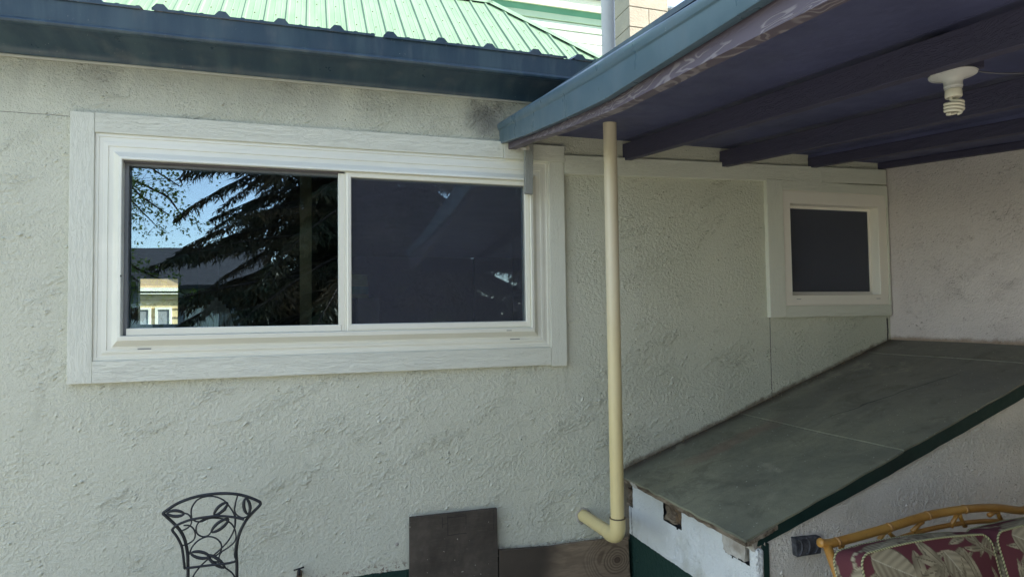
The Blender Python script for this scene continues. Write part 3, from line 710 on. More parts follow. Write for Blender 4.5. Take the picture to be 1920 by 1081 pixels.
# ------------------------------------------------------------ bulkhead (sloping cover)
bk = thing('sloping_stair_cover', (2.4, -.5, 0), 'sloping stairwell cover with worn grey green top and dark green edge against the wall', 'stair cover')
RS = (1.422-.795)/(WX-1.534)
def rz(x): return .795+(x-1.534)*RS
XL, YF = 1.50, -1.035
cuts = [XL, 2.262, 3.16, WX-.003]
for i, (xa, xb) in enumerate(zip(cuts, cuts[1:])):
    xa += .003 if i else 0; d = .003*i
    nx = max(2, int((xb-xa)/.04)); b = MB(); top = []; 
    def edge(x): return YF+.006*noise.noise(Vector((x*9, 0, 3)))
    xs = [xa+(xb-xa)*k/nx for k in range(nx+1)]
    if i == 0:   # ragged left edge
        ysn = [-.002+(YF+.002)*k/26 for k in range(27)]
    else: ysn = [-.002+(YF+.002)*k/6 for k in range(7)]
    nn = len(ysn); Vv = []
    for x in xs:
        for y in ysn:
            xx = x
            if i == 0 and x == xs[0]: xx = x+.010*noise.noise(Vector((0, y*14, 1)))+.006*noise.noise(Vector((0, y*45, 1)))
            Vv.append((xx, y if y > YF+.01 else edge(x), rz(xx)+d+.004*noise.noise(Vector((x*2, y*2, 0)))))
    N = len(Vv); Vv += [(x, y, z-.008) for x, y, z in Vv]; fs = []
    for a in range(nx):
        for c_ in range(nn-1):
            q = (a*nn+c_, a*nn+c_+1, (a+1)*nn+c_+1, (a+1)*nn+c_); fs += [q, tuple(N+k for k in q[::-1])]
    for a in range(nx):
        for c_ in (0, nn-1): fs.append((a*nn+c_, (a+1)*nn+c_, N+(a+1)*nn+c_, N+a*nn+c_))
    for c_ in range(nn-1):
        for a in (0, nx): fs.append((a*nn+c_, a*nn+c_+1, N+a*nn+c_+1, N+a*nn+c_))
    b.add(Vv, fs).build('felt_sheet', M['felt'], bk)
# edge timber at the low end
b = MB(); V_ = []; ysn = [-.004+(YF+.02)*k/30 for k in range(31)]
for y in ysn:
    j = .006*noise.noise(Vector((y*20, 3, 0))); j2 = .008*noise.noise(Vector((y*26, 7, 0)))
    V_ += [(XL+.012+j, y, .752+j2), (XL+.06, y, .752), (XL+.06, y, rz(XL+.06)-.012), (XL+.006+j, y, rz(XL)-.010+j*.3)]
b.add(V_, [(i*4+k, i*4+(k+1) % 4, (i+1)*4+(k+1) % 4, (i+1)*4+k) for i in range(30) for k in range(4)]+[(0, 1, 2, 3), (120, 121, 122, 123)]).build('edge_board', M['oldwood'], bk)
# side (left) wall with notches
n1 = (-.502, -.350, .640); n2 = (-.965, -.815, .655); n0 = (-.05, -.005, .61)
us = coords([YF+.015, n2[0], n2[1], n1[0], n1[1], n0[0], n0[1], 0], .007); vs = coords([0, .38, .61, .64, .655, .752], .007)
def hole(u, v):
    for a, b_, z in (n1, n2, n0):
        e = .008*noise.noise(Vector((u*40, v*40, 2)))
        if a+e < u < b_+e and v > z+e: return True
    return False
grid('side_wall', us, vs, lambda u, v: (1.56, -u+YF+.015, v) if False else (1.56, u, v), M['stucco_bulk'], bk, hole)
MB().box(1.585, 1.63, YF+.05, -.01, 0, .75).build('sheathing', M['blackmat'], bk)
def rough_block(x0, x1, y0, y1, z0, z1, mat, name, amp=.006):
    nx, ny, nz = 6, 10, 8; b = MB(); import itertools
    import bmesh
    bm = bmesh.new(); bmesh.ops.create_cube(bm, size=1); bmesh.ops.subdivide_edges(bm, edges=bm.edges[:], cuts=7, use_grid_fill=True)
    for v in bm.verts:
        p = Vector((x0+(v.co.x+.5)*(x1-x0), y0+(v.co.y+.5)*(y1-y0), z0+(v.co.z+.5)*(z1-z0)))
        p += noise.noise_vector(p*28)*amp; v.co = p
    bm.verts.index_update(); b.add([v.co for v in bm.verts], [[v.index for v in f.verts] for f in bm.faces]); bm.free()
    return b.build(name, mat, bk, smooth=True, auto=40)
rough_block(1.575, 1.70, n1[0]+.05, n1[1]-.002, .645, .75, M['oldwood'], 'joist_end', .012)
rough_block(1.568, 1.70, n1[0]+.002, n1[0]+.055, .655, .745, M['steel'], 'joist_end', .012)
rough_block(1.550, 1.70, n2[0]+.012, n2[1]-.008, .668, .738, M['oldwood_pale'], 'joist_end', .010)
rough_block(1.560, 1.64, n0[0]+.004, n0[1]-.004, .62, .70, M['oldwood'], 'joist_end', .012)
rough_block(1.535, 1.585, YF+.010, YF+.085, .735, .775, M['oldwood_pale'], 'splinter_block', .012)
# front wall (sloping top)
us = coords([1.605, 2.2, WX-.003], .008); vs = coords([0, .45, 1], {(0, .45): .06, (.45, 1): .009})
grid('front_wall', us, vs, lambda u, v: (u, YF+.02, v*(rz(u)-.012)), M['stucco_front'], bk)
# green trim along the slope and down the corner
xs = [1.555+(WX-.004-1.555)*k/40 for k in range(41)]; b = MB(); V_ = []
for x in xs:
    lo = rz(x)-.050-.014*min(1, (x-1.5)/.6)+.003*noise.noise(Vector((x*14, 0, 0)))
    V_ += [(x, YF+.022, lo), (x, YF+.004, lo), (x, YF+.004, rz(x)-.0085), (x, YF+.022, rz(x)-.0085)]
b.add(V_, [(i*4+k, i*4+(k+1) % 4, (i+1)*4+(k+1) % 4, (i+1)*4+k) for i in range(40) for k in range(4)]+[(0, 1, 2, 3), (160, 161, 162, 163)]).build('edge_trim', M['green_paint'], bk)
MB().box(1.5735, 1.604, YF+.005, YF+.035, 0, .758).build('corner_trim', M['green_paint'], bk, bevel=.002)
MB().box(1.548, 1.573, YF+.008, YF+.034, 0, .735).build('corner_bead', M['stucco_bulk'], bk, bevel=.004)
b = MB(); V_ = []
for k in range(16):
    x = 1.508+.13*k/15; j = .005*noise.noise(Vector((x*60, 0, 0))); V_ += [(x, YF-.004+j, rz(x)-.024+j), (x, YF-.004+j, rz(x)-.009), (x, YF+.003, rz(x)-.009), (x, YF+.003, rz(x)-.026+j)]
b.add(V_, [(i*4+k, i*4+(k+1) % 4, (i+1)*4+(k+1) % 4, (i+1)*4+k) for i in range(15) for k in range(4)]+[(0, 1, 2, 3), (60, 61, 62, 63)]).build('splintered_edge', M['oldwood'], bk)
# litter along the wall
b = MB()
for k in range(520):
    x = random.uniform(1.53, 3.30); y = -abs(random.gauss(0, .016))-.004
    if random.random() < .12: y = -random.uniform(.02, .9)
    sc_ = random.uniform(.002, .007)*(1.0 if y > -.06 else .5); z = rz(x)+.004
    a = random.uniform(0, 6.28); u = Vector((math.cos(a), math.sin(a), RS*math.cos(a)))*sc_; v = Vector((-math.sin(a), math.cos(a), .4*random.random()))*sc_*.5
    c_ = Vector((x, y, z)); b.add([c_-u, c_-v, c_+u+Vector((0, 0, .002)), c_+v], [(0, 1, 2), (0, 2, 3)])
o = b.build('leaf_litter', M['debris']); tag(o, 'brown crumbs and leaf litter along the wall edge of the ramp', 'litter', kind='stuff')

# ------------------------------------------------------------ plywood boards
pl = hit
o = MB().prism([tuple(hit(768, 970, 1, -.045)), tuple(hit(932, 952, 1, -.045)), (.846, -.045, .10), (.416, -.045, .10)], (0, .019, 0)).build('plywood_panel', M['ply'], bevel=.0015)
tag(o, 'dark weathered plywood square with faint stamped marks leaning on the wall', 'board')
p_ = [hit(936, 1031, 1, -.045), hit(1030, 1024, 1, -.045), hit(1110, 1013, 1, -.045), hit(1178, 1006, 1, -.045)]
o = MB().prism([tuple(p) for p in p_]+[(1.552, -.045, .10), (.850, -.045, .10)], (0, .019, 0)).build('knotty_plank', M['knot'], bevel=.0015)
tag(o, 'brown plank with a round knot lying below the pipe elbow', 'plank')

# little wall fittings
fa = thing('wall_faucet', (-.06, -.03, .5), 'small rusty tap stub on the lower wall right of the iron chair', 'tap')
MB().tube([(-.062, 0, .487), (-.062, -.02, .487), (-.062, -.045, .482), (-.062, -.052, .465), (-.062, -.052, .45)], [.012, .011, .012, .011, .009], 10).build('spout', M['steel'], fa, smooth=True)
MB().tube([(-.085, -.05, .514), (-.042, -.05, .522)], .0035, 6).tube([(-.062, -.05, .49), (-.063, -.05, .517)], .006, 8).build('handle', M['blackmat'], fa, smooth=True)
so = MB().lathe(0, 0, [(.001, .006), (.008, .005), (.011, 0)], 14).build('wall_plug', M['oldwood_pale'], smooth=True)
so.location = hit(744, 1019, 1, -.004); so.rotation_euler = (R(90), 0, 0); tag(so, 'small crumbling round filler plug in the wall left of the plywood', 'plug')
fl = MB().lathe(0, 0, [(.001, .004), (.003, .003), (.002, 0)], 6).build('fly', M['blackmat'])
fl.location = hit(226, 517, 1, -.050); fl.rotation_euler = (R(90), 0, .6); fl.scale = (1, 1.8, 1); tag(fl, 'tiny black fly sitting on the left window frame', 'fly')

# ------------------------------------------------------------ wrought-iron chair
chair = thing('iron_chair', (-.38, -.55, 0), 'black wrought iron chair with scrolls and leaves in its back against the wall', 'chair')
def cp(zx, zy, y=-.34): return hit(240+zx/4.8, 880+zy/4.8, 1, y)
A = [(540, 880), (531, 720), (500, 600), (440, 510), (335, 410), (318, 393), (338, 372), (450, 300), (600, 245), (750, 218), (880, 212), (1000, 222), (1100, 250), (1178, 284), (1190, 300), (1180, 325), (1080, 430), (1020, 530), (990, 620), (975, 720), (976, 800), (980, 880)]
pa = [cp(*q) for q in A]
pl_ = [Vector((pa[0].x, -.34, .45))]+pa+[Vector((pa[-1].x, -.34, .45))]
MB().tube(smoothpath(pl_, 5), .0058, 8).build('back_frame', M['iron'], chair, smooth=True)
B = [(510, 885), (495, 760), (480, 680), (440, 600), (402, 550), (405, 528), (450, 492), (560, 450), (700, 425), (820, 415), (950, 425), (1045, 447)]
MB().tube(smoothpath([cp(*q, -.352) for q in B], 5), .0048, 8).build('inner_frame', M['iron'], chair, smooth=True)
MB().tube(smoothpath([cp(*q, -.352) for q in [(505, 886), (700, 862), (955, 827), (962, 760), (982, 640), (1015, 545), (1060, 455)]], 4), .0048, 8).build('inner_frame', M['iron'], chair, smooth=True)
S = [[(575, 440), (568, 370), (590, 310), (640, 260), (720, 238), (800, 245), (870, 280), (920, 340), (955, 400), (968, 470), (950, 550), (900, 640), (845, 700), (780, 760), (700, 820), (640, 880), (590, 950), (575, 1010)],
     [(575, 440), (610, 462), (660, 465), (720, 440), (760, 430)],
     [(490, 385), (540, 400), (565, 430), (570, 480), (540, 520), (490, 545)],
     [(500, 500), (550, 500), (590, 530), (605, 580), (590, 630), (540, 665), (490, 680)],
     [(750, 555), (720, 590), (670, 600), (625, 575), (612, 530), (630, 480), (680, 445), (760, 432), (850, 440), (920, 475), (960, 530), (972, 600), (955, 650), (900, 700), (845, 735), (820, 780), (820, 830)],
     [(550, 760), (580, 690), (640, 630), (720, 600), (790, 615), (835, 660), (840, 710), (820, 750), (760, 790)],
     [(985, 235), (965, 310), (960, 370), (985, 410), (1030, 430), (1070, 420), (1085, 400)],
     [(720, 790), (760, 820), (820, 830)], [(965, 400), (964, 450), (962, 520)],
     [(860, 870), (930, 920), (960, 965), (968, 1010)]]
for s in S: MB().tube(smoothpath([cp(*q, -.345) for q in s], 5), .0030, 6).build('scroll', M['iron'], chair, smooth=True)
for (ax, ay), (bx, by), hw in [((350, 390), (505, 395), 26), ((775, 405), (895, 295), 26), ((1060, 255), (1080, 400), 28), ((750, 560), (905, 440), 28), ((565, 750), (735, 780), 28), ((715, 765), (870, 880), 26)]:
    dx, dy = bx-ax, by-ay; L = math.hypot(dx, dy); nx, ny = -dy/L, dx/L; pts = []; rd = []
    for k in range(20):
        t = k/20*2*math.pi; u = (1-math.cos(t))/2; s_ = math.sin(t)*(abs(math.sin(t))**.4)
        pts.append(cp(ax+dx*u+nx*hw*s_, ay+dy*u+ny*hw*s_, -.348)); rd.append(.0028+.0034*abs(math.sin(t)))
    MB().tube(pts, rd, 8, closed=True).build('leaf', M['iron'], chair, smooth=True)
MB().lathe(-.36, -.55, [(.001, .445), (.19, .445), (.2, .45), (.19, .455), (.001, .456)], 28).build('seat', M['iron'], chair, smooth=True, auto=40)
for x, y in ((-.452, -.34), (-.27, -.34), (-.50, -.72), (-.23, -.72)): MB().tube([(x, y, .45), (x, y-.02 if y < -.5 else y+.03, 0)], .008, 8).build('leg', M['iron'], chair, smooth=True)

# ------------------------------------------------------------ rattan sofa
sofa = thing('rattan_sofa', (2.2, -1.8, 0), 'rattan sofa with curved top rail and maroon leaf print cushions at lower right', 'sofa')
RY = -1.43
rp_ = [(1537, 1016), (1556, 1018), (1604, 1006), (1664, 989), (1735, 967), (1807, 954), (1867, 951), (1920, 956)]
rail = [hit(x, y, 1, RY) for x, y in rp_]; xm = rail[6].x
full = rail+[Vector((2*xm-p.x+.2, RY, p.z)) for p in rail[::-1][1:]]
MB().tube(smoothpath(full, 5), .0135, 12).build('top_rail', M['rattan'], sofa, smooth=True)
for x, y in ((1570, 1015), (1667, 988), (1739, 966), (1808, 954)):
    p = hit(x, y, 1, RY); q = hit(x+6, y-2, 1, RY); d = (q-p).normalized()
    MB().tube([p-d*.005, p, p+d*.005], [.0140, .0150, .0140], 12).build('rail_node', M['rattan_pale'], sofa, smooth=True)
TL = math.tan(R(27))
def lean(x, z, off=0): return Vector((x, RY-(.905-z)*TL+off, z))
for xs_ in (1.488, full[-1].x-.005):
    MB().tube([lean(xs_, .912), lean(xs_, .80), lean(xs_, .42), Vector((xs_, -1.66, 0))], .0135, 12).build('post', M['rattan'], sofa, smooth=True)
    MB().tube([(xs_, -1.55, .60), (xs_, -2.0, .62), (xs_, -2.2, .58), (xs_, -2.22, 0)], .0135, 10).build('arm', M['rattan'], sofa, smooth=True)
p = hit(1561, 1072, 1, RY-.05); 
MB().tube([(1.488, -1.487, .805), (1.488, -1.491, .798)], .0145, 12).build('rail_node', M['steel'], sofa, smooth=True)
lower = [Vector((p.x, RY+.002, p.z-.045)) for p in full[1:-1]]
MB().tube(smoothpath(lower, 4), .008, 8).build('lower_rail', M['rattan'], sofa, smooth=True)
for x0, y0, x1, y1 in ((1583, 1014, 1578, 1025), (1661, 995, 1652, 1006), (1664, 995, 1672, 1003), (1729, 976, 1716, 990), (1795, 962, 1786, 980), (1797, 962, 1806, 979), (1868, 958, 1858, 963), (1870, 958, 1874, 968)):
    a_ = hit(x0, y0, 1, RY); b_ = hit(x1, y1, 1, RY); MB().tube([a_, (a_+b_)/2, b_+(b_-a_)*.4], [.009, .006, .008], 8).build('strut', M['rattan'], sofa, smooth=True)
MB().box(1.50, full[-1].x, -2.18, -1.68, .26, .31).build('seat_frame', M['rattan'], sofa, bevel=.01)

# cushions with printed leaves (print as colour attribute)
MAR = (.125, .038, .045); LEAFC = (.42, .365, .245); LEAFD = (.115, .095, .06); LEAFP = (.55, .50, .37)
def leafshape(L, W_, a, cx, cy, veins=1, tint=0): return (L, W_, math.cos(a), math.sin(a), cx, cy, veins, tint)
def fan(cx, cy, dirs, L, W_): return [leafshape(L*random.uniform(.85, 1.1), W_, R(a), cx, cy, 0, random.random()) for a in dirs]
def prt(u, w, leaves):
    best = MAR
    for L, W_, ca, sa, cx, cy, veins, tint in leaves:
        du, dw = u-cx, w-cy; t = (du*ca+dw*sa)/L; s = (-du*sa+dw*ca)
        if not 0 < t < 1: continue
        s -= .10*L*math.sin(t*3)*(tint-.5)
        hw = W_*(math.sin(math.pi*t**.75)**.8)
        if abs(s) > hw: continue
        r = abs(s)/hw; e = .5+.5*math.sin((t*L-abs(s)*.9)*(260 if veins else 90))
        g = .55*e*(.6+.4*r)+.35*(1 if s > 0 else 0)*(.5+.5*t)
        if r > .93 or abs(s) < .0011: g = .95 if abs(s) >= .0011 or not veins else -.5
        g = max(-1, min(1, g))
        if g < 0: best = LEAFP
        else: best = tuple(LEAFC[i]*(1-g)+LEAFD[i]*g for i in range(3))
    return best
random.seed(21)
P0 = Vector((1.49, RY-.03, .893)); DN = Vector((0, -math.sin(R(15)), -math.cos(R(15)))); NN = Vector((0, -math.cos(R(15)), math.sin(R(15)))); UX = Vector((1, 0, 0))
def cush_leaves(w0, shift):
    lv = []
    for _ in range(34): lv += fan(random.uniform(0, w0), random.uniform(0, .5), [random.uniform(0, 360) for _ in range(3)], .085, .009)
    lv += fan(.37+shift, .03, [75, 100, 125, 150], .15, .014)
    lv += [leafshape(.17, .052, R(28), .035+shift, .015, 1, .6), leafshape(.16, .045, R(60), .30+shift, .035, 1, .4),
           leafshape(.12, .022, R(95), .19+shift, .02, 0, .3)]
    lv += fan(.28+shift, .07, [200, 170, 140, 115, 230], .095, .015)
    lv += fan(.33+shift, .19, [250, 265, 280, 235, 220], .13, .010)
    lv += fan(.10+shift, .25, [300, 330, 0, 30, 60], .12, .018)
    return lv
def cushion(x0, wd, hgt, name, lv):
    T = .105; NU, NW = 190, 150; rr = .035
    off = root_off(sofa); V_, C_ = [], []
    def topw(u): return -.012*math.sin(math.pi*min(1, max(0, u/wd)))       # slightly arched top edge
    rings_ = []
    # front sheet
    def add(p, c): V_.append(tuple(p-off)); C_.append(c); return len(V_)-1
    idx = []
    for j in range(NW+1):
        row = []
        for i in range(NU+1):
            u = wd*i/NU; w_ = hgt*j/NW
            # round corners by pulling in
            cu = min(u, wd-u); cw = min(w_, hgt-w_)
            puff = .022*(1-abs(2*u/wd-1)**4)*(1-abs(2*w_/hgt-1)**4)
            uu, ww = u, w_
            if cu < rr and cw < rr:
                a_, b_ = rr-cu, rr-cw; d = math.hypot(a_, b_); mx = max(a_, b_)
                f = mx/d if d > 0 else 1
                a2, b2 = a_*f, b_*f; uu = (rr-a2) if u < wd/2 else wd-(rr-a2); ww = (rr-b2) if w_ < hgt/2 else hgt-(rr-b2)
            q = P0+UX*(x0+uu)+DN*(ww+topw(uu)*(1-w_/hgt))+NN*(T+puff+.0025*noise.noise(Vector((uu*14, ww*14, x0))))
            row.append(add(q, prt(uu, ww, lv)))
        idx.append(row)
    Fc = [(idx[j][i], idx[j][i+1], idx[j+1][i+1], idx[j+1][i]) for j in range(NW) for i in range(NU)]
    # boxing band round the rim, going back
    rim = [(0, j) for j in range(NW, 0, -1)]+[(i, 0) for i in range(NU)]+[(NU, j) for j in range(NW+1)]
    K = 16; bands = []; frontrim = []
    for (i, j) in rim:
        fp = Vector(V_[idx[j][i]])+off; frontrim.append(fp); rowb = [idx[j][i]]
        for k in range(1, K+1):
            t = k/K; bulge = .006*math.sin(math.pi*t)
            cen = P0+UX*(x0+wd/2)+DN*(hgt/2); out = fp-cen; out -= NN*out.dot(NN); out.normalize()
            q = fp-NN*(T*t)+out*bulge
            s_ = (i/NU*wd if j == 0 else j/NW*hgt+3); rowb.append(add(q, prt((s_*1.0) % .5, .03+t*T*1.3, lv)))
        bands.append(rowb)
    Fc += [(bands[a][k], bands[a+1][k], bands[a+1][k+1], bands[a][k+1]) for a in range(len(bands)-1) for k in range(K)]
    Fc.append(tuple(b_[-1] for b_ in bands)[::-1])
    me = bpy.data.meshes.new(name); me.from_pydata(V_, [], Fc); me.materials.append(M['fabric'])
    at = me.color_attributes.new('print', 'FLOAT_COLOR', 'POINT')
    flat = []
    for c in C_: flat += [c[0], c[1], c[2], 1]
    at.data.foreach_set('color', flat); me.polygons.foreach_set('use_smooth', [True]*len(Fc)); me.update()
    o = bpy.data.objects.new(name, me); col.objects.link(o); o.parent = sofa
    # rope piping: two twisted strands along front and rear rims
    for path in (frontrim, [Vector(V_[b_[-1]])+off for b_ in bands]):
        L = [0]
        for a_, b_ in zip(path, path[1:]): L.append(L[-1]+(b_-a_).length)
        N = int(L[-1]/.0022); res = []; j = 0
        for k in range(N+1):
            s_ = L[-1]*k/N
            while j < len(L)-2 and L[j+1] < s_: j += 1
            t = (s_-L[j])/max(1e-9, L[j+1]-L[j]); res.append(path[j].lerp(path[j+1], t))
        for q, mt in ((0, M['rope']), (math.pi, M['rope2'])):
            pts = []
            for k, p in enumerate(res):
                a_ = k*.0022/.010*2*math.pi+q; tg = (res[min(k+1, N)]-res[max(k-1, 0)]).normalized(); e1 = NN; e2 = tg.cross(NN).normalized()
                pts.append(p+(e1*math.cos(a_)+e2*math.sin(a_))*.0016)
            MB().tube(pts, .0021 if q == 0 else .0018, 5, cap=False).build('piping', mt, o, smooth=True)
    return o
c1x = hitpl(1601, 1046, P0+NN*.105, NN).x-P0.x; c2x = hitpl(1856, 1006, P0+NN*.105, NN).x-P0.x
c3x = hitpl(1866, 1000, P0+NN*.105, NN).x-P0.x
print('cushion x', c1x, c2x, c3x)
c1x += .022
cushion(c1x, c2x-c1x, .46, 'back_cushion', cush_leaves(c2x-c1x, 0))
cushion(c3x, c2x-c1x, .46, 'back_cushion', cush_leaves(c2x-c1x, .03))
MB().box(1.52, full[-1].x-.02, -2.2, -1.72, .311, .44).build('seat_cushion', M['brick_red'], sofa, bevel=.03)
# grey cast bracket on the wall left of the sofa
br = thing('scalloped_bracket', (1.7, YF, .75), 'small dark grey scalloped block fixed to the stucco left of the sofa rail', 'bracket')
q0, q1, q2, q3 = [hit(x, y, 1, YF-.01) for x, y in ((1491, 1009), (1540, 1005), (1540, 1037), (1495, 1044))]
MB().prism([tuple(q) for q in (q3, q2, q1, q0)], (0, .045, 0)).build('plate', M['bracket'], br, bevel=.003)
for k in range(3):
    cx_ = q0.x+.022+.036*k; cz_ = (q0.z+q3.z)/2
    pts = [(cx_-.012+.020*math.cos(a), YF-.012, cz_+.002+.030*math.sin(a)) for a in [-1.4+2.8*t/10 for t in range(11)]]
    MB().tube(pts, .0035, 6).build('scallop', M['bracket'], br, smooth=True)

# ------------------------------------------------------------ things inside the room
iy = .55
def ibox(name, x0, y0, x1, y1, y, dep, mat, label, cat):
    a_ = hit(x0, y1, 1, y); b_ = hit(x1, y0, 1, y)
    o = MB().box(a_.x, b_.x, y, y+dep, a_.z, b_.z).build(name, mat, bevel=.003); return tag(o, label, cat)
MB().box(-.1, 1.7, .42, 1.0, 1.02, 1.06).box(-.1, -.05, .45, .5, .03, 1.02).box(1.6, 1.65, .45, .5, .03, 1.02)
bench = thing('work_bench', (.8, .6, .03), 'dark bench inside the room behind the right pane', 'bench')
bz = hit(700, 606, 1, .5).z-.03
MB().box(.1, 1.75, .30, .95, bz-.04, bz).build('bench_top', M['dark_int'], bench)
for x in (.12, 1.68): MB().box(x, x+.05, .4, .46, .03, bz-.04).build('leg', M['dark_int'], bench)
a_ = hit(562, 610, 1, iy); b_ = hit(584, 300, 1, iy)
o = MB().box(a_.x, b_.x, iy, iy+.09, .03, 2.61).build('wall_stud', M['stud'], house)
box_ = hit(671, 608, 1, .42); box2 = hit(711, 558, 1, .42)
o = MB().box(box_.x, box2.x, .42, .62, bz+.001, box2.z).build('cardboard_box', M['cardboard'], bevel=.002); tag(o, 'brown cardboard box seen through the right pane beside the middle rail', 'box')
jr = thing('paint_jar', ((box_.x+box2.x)/2-.05, .52, box2.z+.002), 'yellow lidded tub with green label inside the right pane on the box', 'jar')
jx = hit(672, 540, 1, .52).x; jz = box2.z+.002
MB().lathe(jx, .52, [(.05, jz), (.052, jz+.01), (.052, jz+.03), (.052, jz+.09), (.045, jz+.10)], 20).build('body', M['jar_y'], jr, smooth=True, auto=35)
MB().lathe(jx, .52, [(.0525, jz+.02), (.053, jz+.021), (.053, jz+.06), (.0525, jz+.061)], 20).build('label', M['jar_g'], jr, smooth=True, auto=35)
MB().lathe(jx, .52, [(.046, jz+.10), (.048, jz+.102), (.048, jz+.125), (.044, jz+.128)], 20).build('lid', M['jar_y'], jr, smooth=True, auto=35)
b = MB(); c0 = hit(400, 612, 1, 1.0); 
for k in range(7):
    t = (k-3)*.035; b.hexa([(c0.x+t*1.6, 1.0+k*.01, c0.z-.3), (c0.x+t*1.6+.02, 1.0+k*.01, c0.z-.3), (c0.x+t*1.6+.02, 1.02+k*.01, c0.z-.3), (c0.x+t*1.6, 1.02+k*.01, c0.z-.3)], [(c0.x+t*.5, 1.0+k*.01, c0.z+.17-abs(t)*.6), (c0.x+t*.5+.02, 1.0+k*.01, c0.z+.17-abs(t)*.6), (c0.x+t*.5+.02, 1.02+k*.01, c0.z+.17-abs(t)*.6), (c0.x+t*.5, 1.02+k*.01, c0.z+.17-abs(t)*.6)])
o = b.build('folded_slats', M['white']); tag(o, 'bundle of white slats fanned out inside the left pane', 'slats')
o = MB().box(hit(372, 500, 1, 3).x, hit(408, 500, 1, 3).x, 3, 3.04, .03, hit(400, 470, 1, 3).z).build('red_curtain', M['brick_red']); tag(o, 'dull red curtain hanging deep inside behind the left pane', 'curtain')

# ------------------------------------------------------------ buff house seen through the far window
bh = thing('buff_house', (-5, 16, 0), 'sunlit buff house with tan shingle roof glimpsed through the room and far window', 'house')
MB().box(-14, -1.0, 16, 22, 0, 2.35).build('wall', M['yellow_siding'], bh)
for k in range(9): MB().box(-14, -1.0, 15.97, 15.998, .25+k*.23, .265+k*.23).build('siding_lap', M['tan_shingle'], bh)
MB().hexa([(-14.5, 15.85, 2.3), (-.6, 15.85, 2.3), (-.6, 19, 4.6), (-14.5, 19, 4.6)], [(-14.5, 15.85, 2.4), (-.6, 15.85, 2.4), (-.6, 19, 4.7), (-14.5, 19, 4.7)]).build('roof', M['tan_shingle'], bh)
MB().box(-14.5, -.6, 15.81, 15.848, 2.25, 2.42).build('gutter', M['white'], bh)
g0 = -4.1
MB().prism([(g0-1.6, 15.9, 2.3), (g0, 15.9, 3.2), (g0+1.6, 15.9, 2.3), (g0+1.6, 15.9, 2.15), (g0, 15.9, 3.0), (g0-1.6, 15.9, 2.15)], (0, .05, 0)).build('gable_trim', M['white'], bh)
MB().prism([(g0-1.6, 15.96, 2.3), (g0, 15.96, 3.2), (g0+1.6, 15.96, 2.3)], (0, 2.5, 0)).build('gable', M['tan_shingle'], bh)
for x in (-5.6, -4.35, -3.85):
    wf = MB().rings([(x-.2, .9, x+.2, 1.9, 15.99), (x-.2, .9, x+.2, 1.9, 15.93), (x-.14, .96, x+.14, 1.84, 15.93), (x-.14, .96, x+.14, 1.84, 15.99)]).build('window', M['white'], bh)
    MB().box(x-.14, x+.14, 15.96, 15.99, .96, 1.84).build('pane', M['grey_siding'], wf)

# ------------------------------------------------------------ across the yard (seen in the window)
nh = thing('neighbour_house', (-8, -24, 0), 'grey house with dark shingle roof mirrored low in the left pane', 'house')
MB().box(-16, -2.2, -28, -20.5, -.05, 2.7).build('wall', M['grey_siding'], nh)
for sgn in (1,):
    MB().hexa([(-16.5, -20.0, 2.55), (-1.7, -20.0, 2.55), (-1.7, -24.2, 4.2), (-16.5, -24.2, 4.2)], [(-16.5, -20.0, 2.67), (-1.7, -20.0, 2.67), (-1.7, -24.2, 4.32), (-16.5, -24.2, 4.32)]).build('roof', M['dark_shingle'], nh)
    MB().hexa([(-16.5, -28.5, 2.55), (-1.7, -28.5, 2.55), (-1.7, -24.2, 4.2), (-16.5, -24.2, 4.2)], [(-16.5, -28.5, 2.67), (-1.7, -28.5, 2.67), (-1.7, -24.2, 4.32), (-16.5, -24.2, 4.32)]).build('roof', M['dark_shingle'], nh)
for x in (-5.6, -3.6, -8): MB().box(x-.5, x+.5, -20.5, -20.44, 1, 2.1).build('window', M['white'], nh)

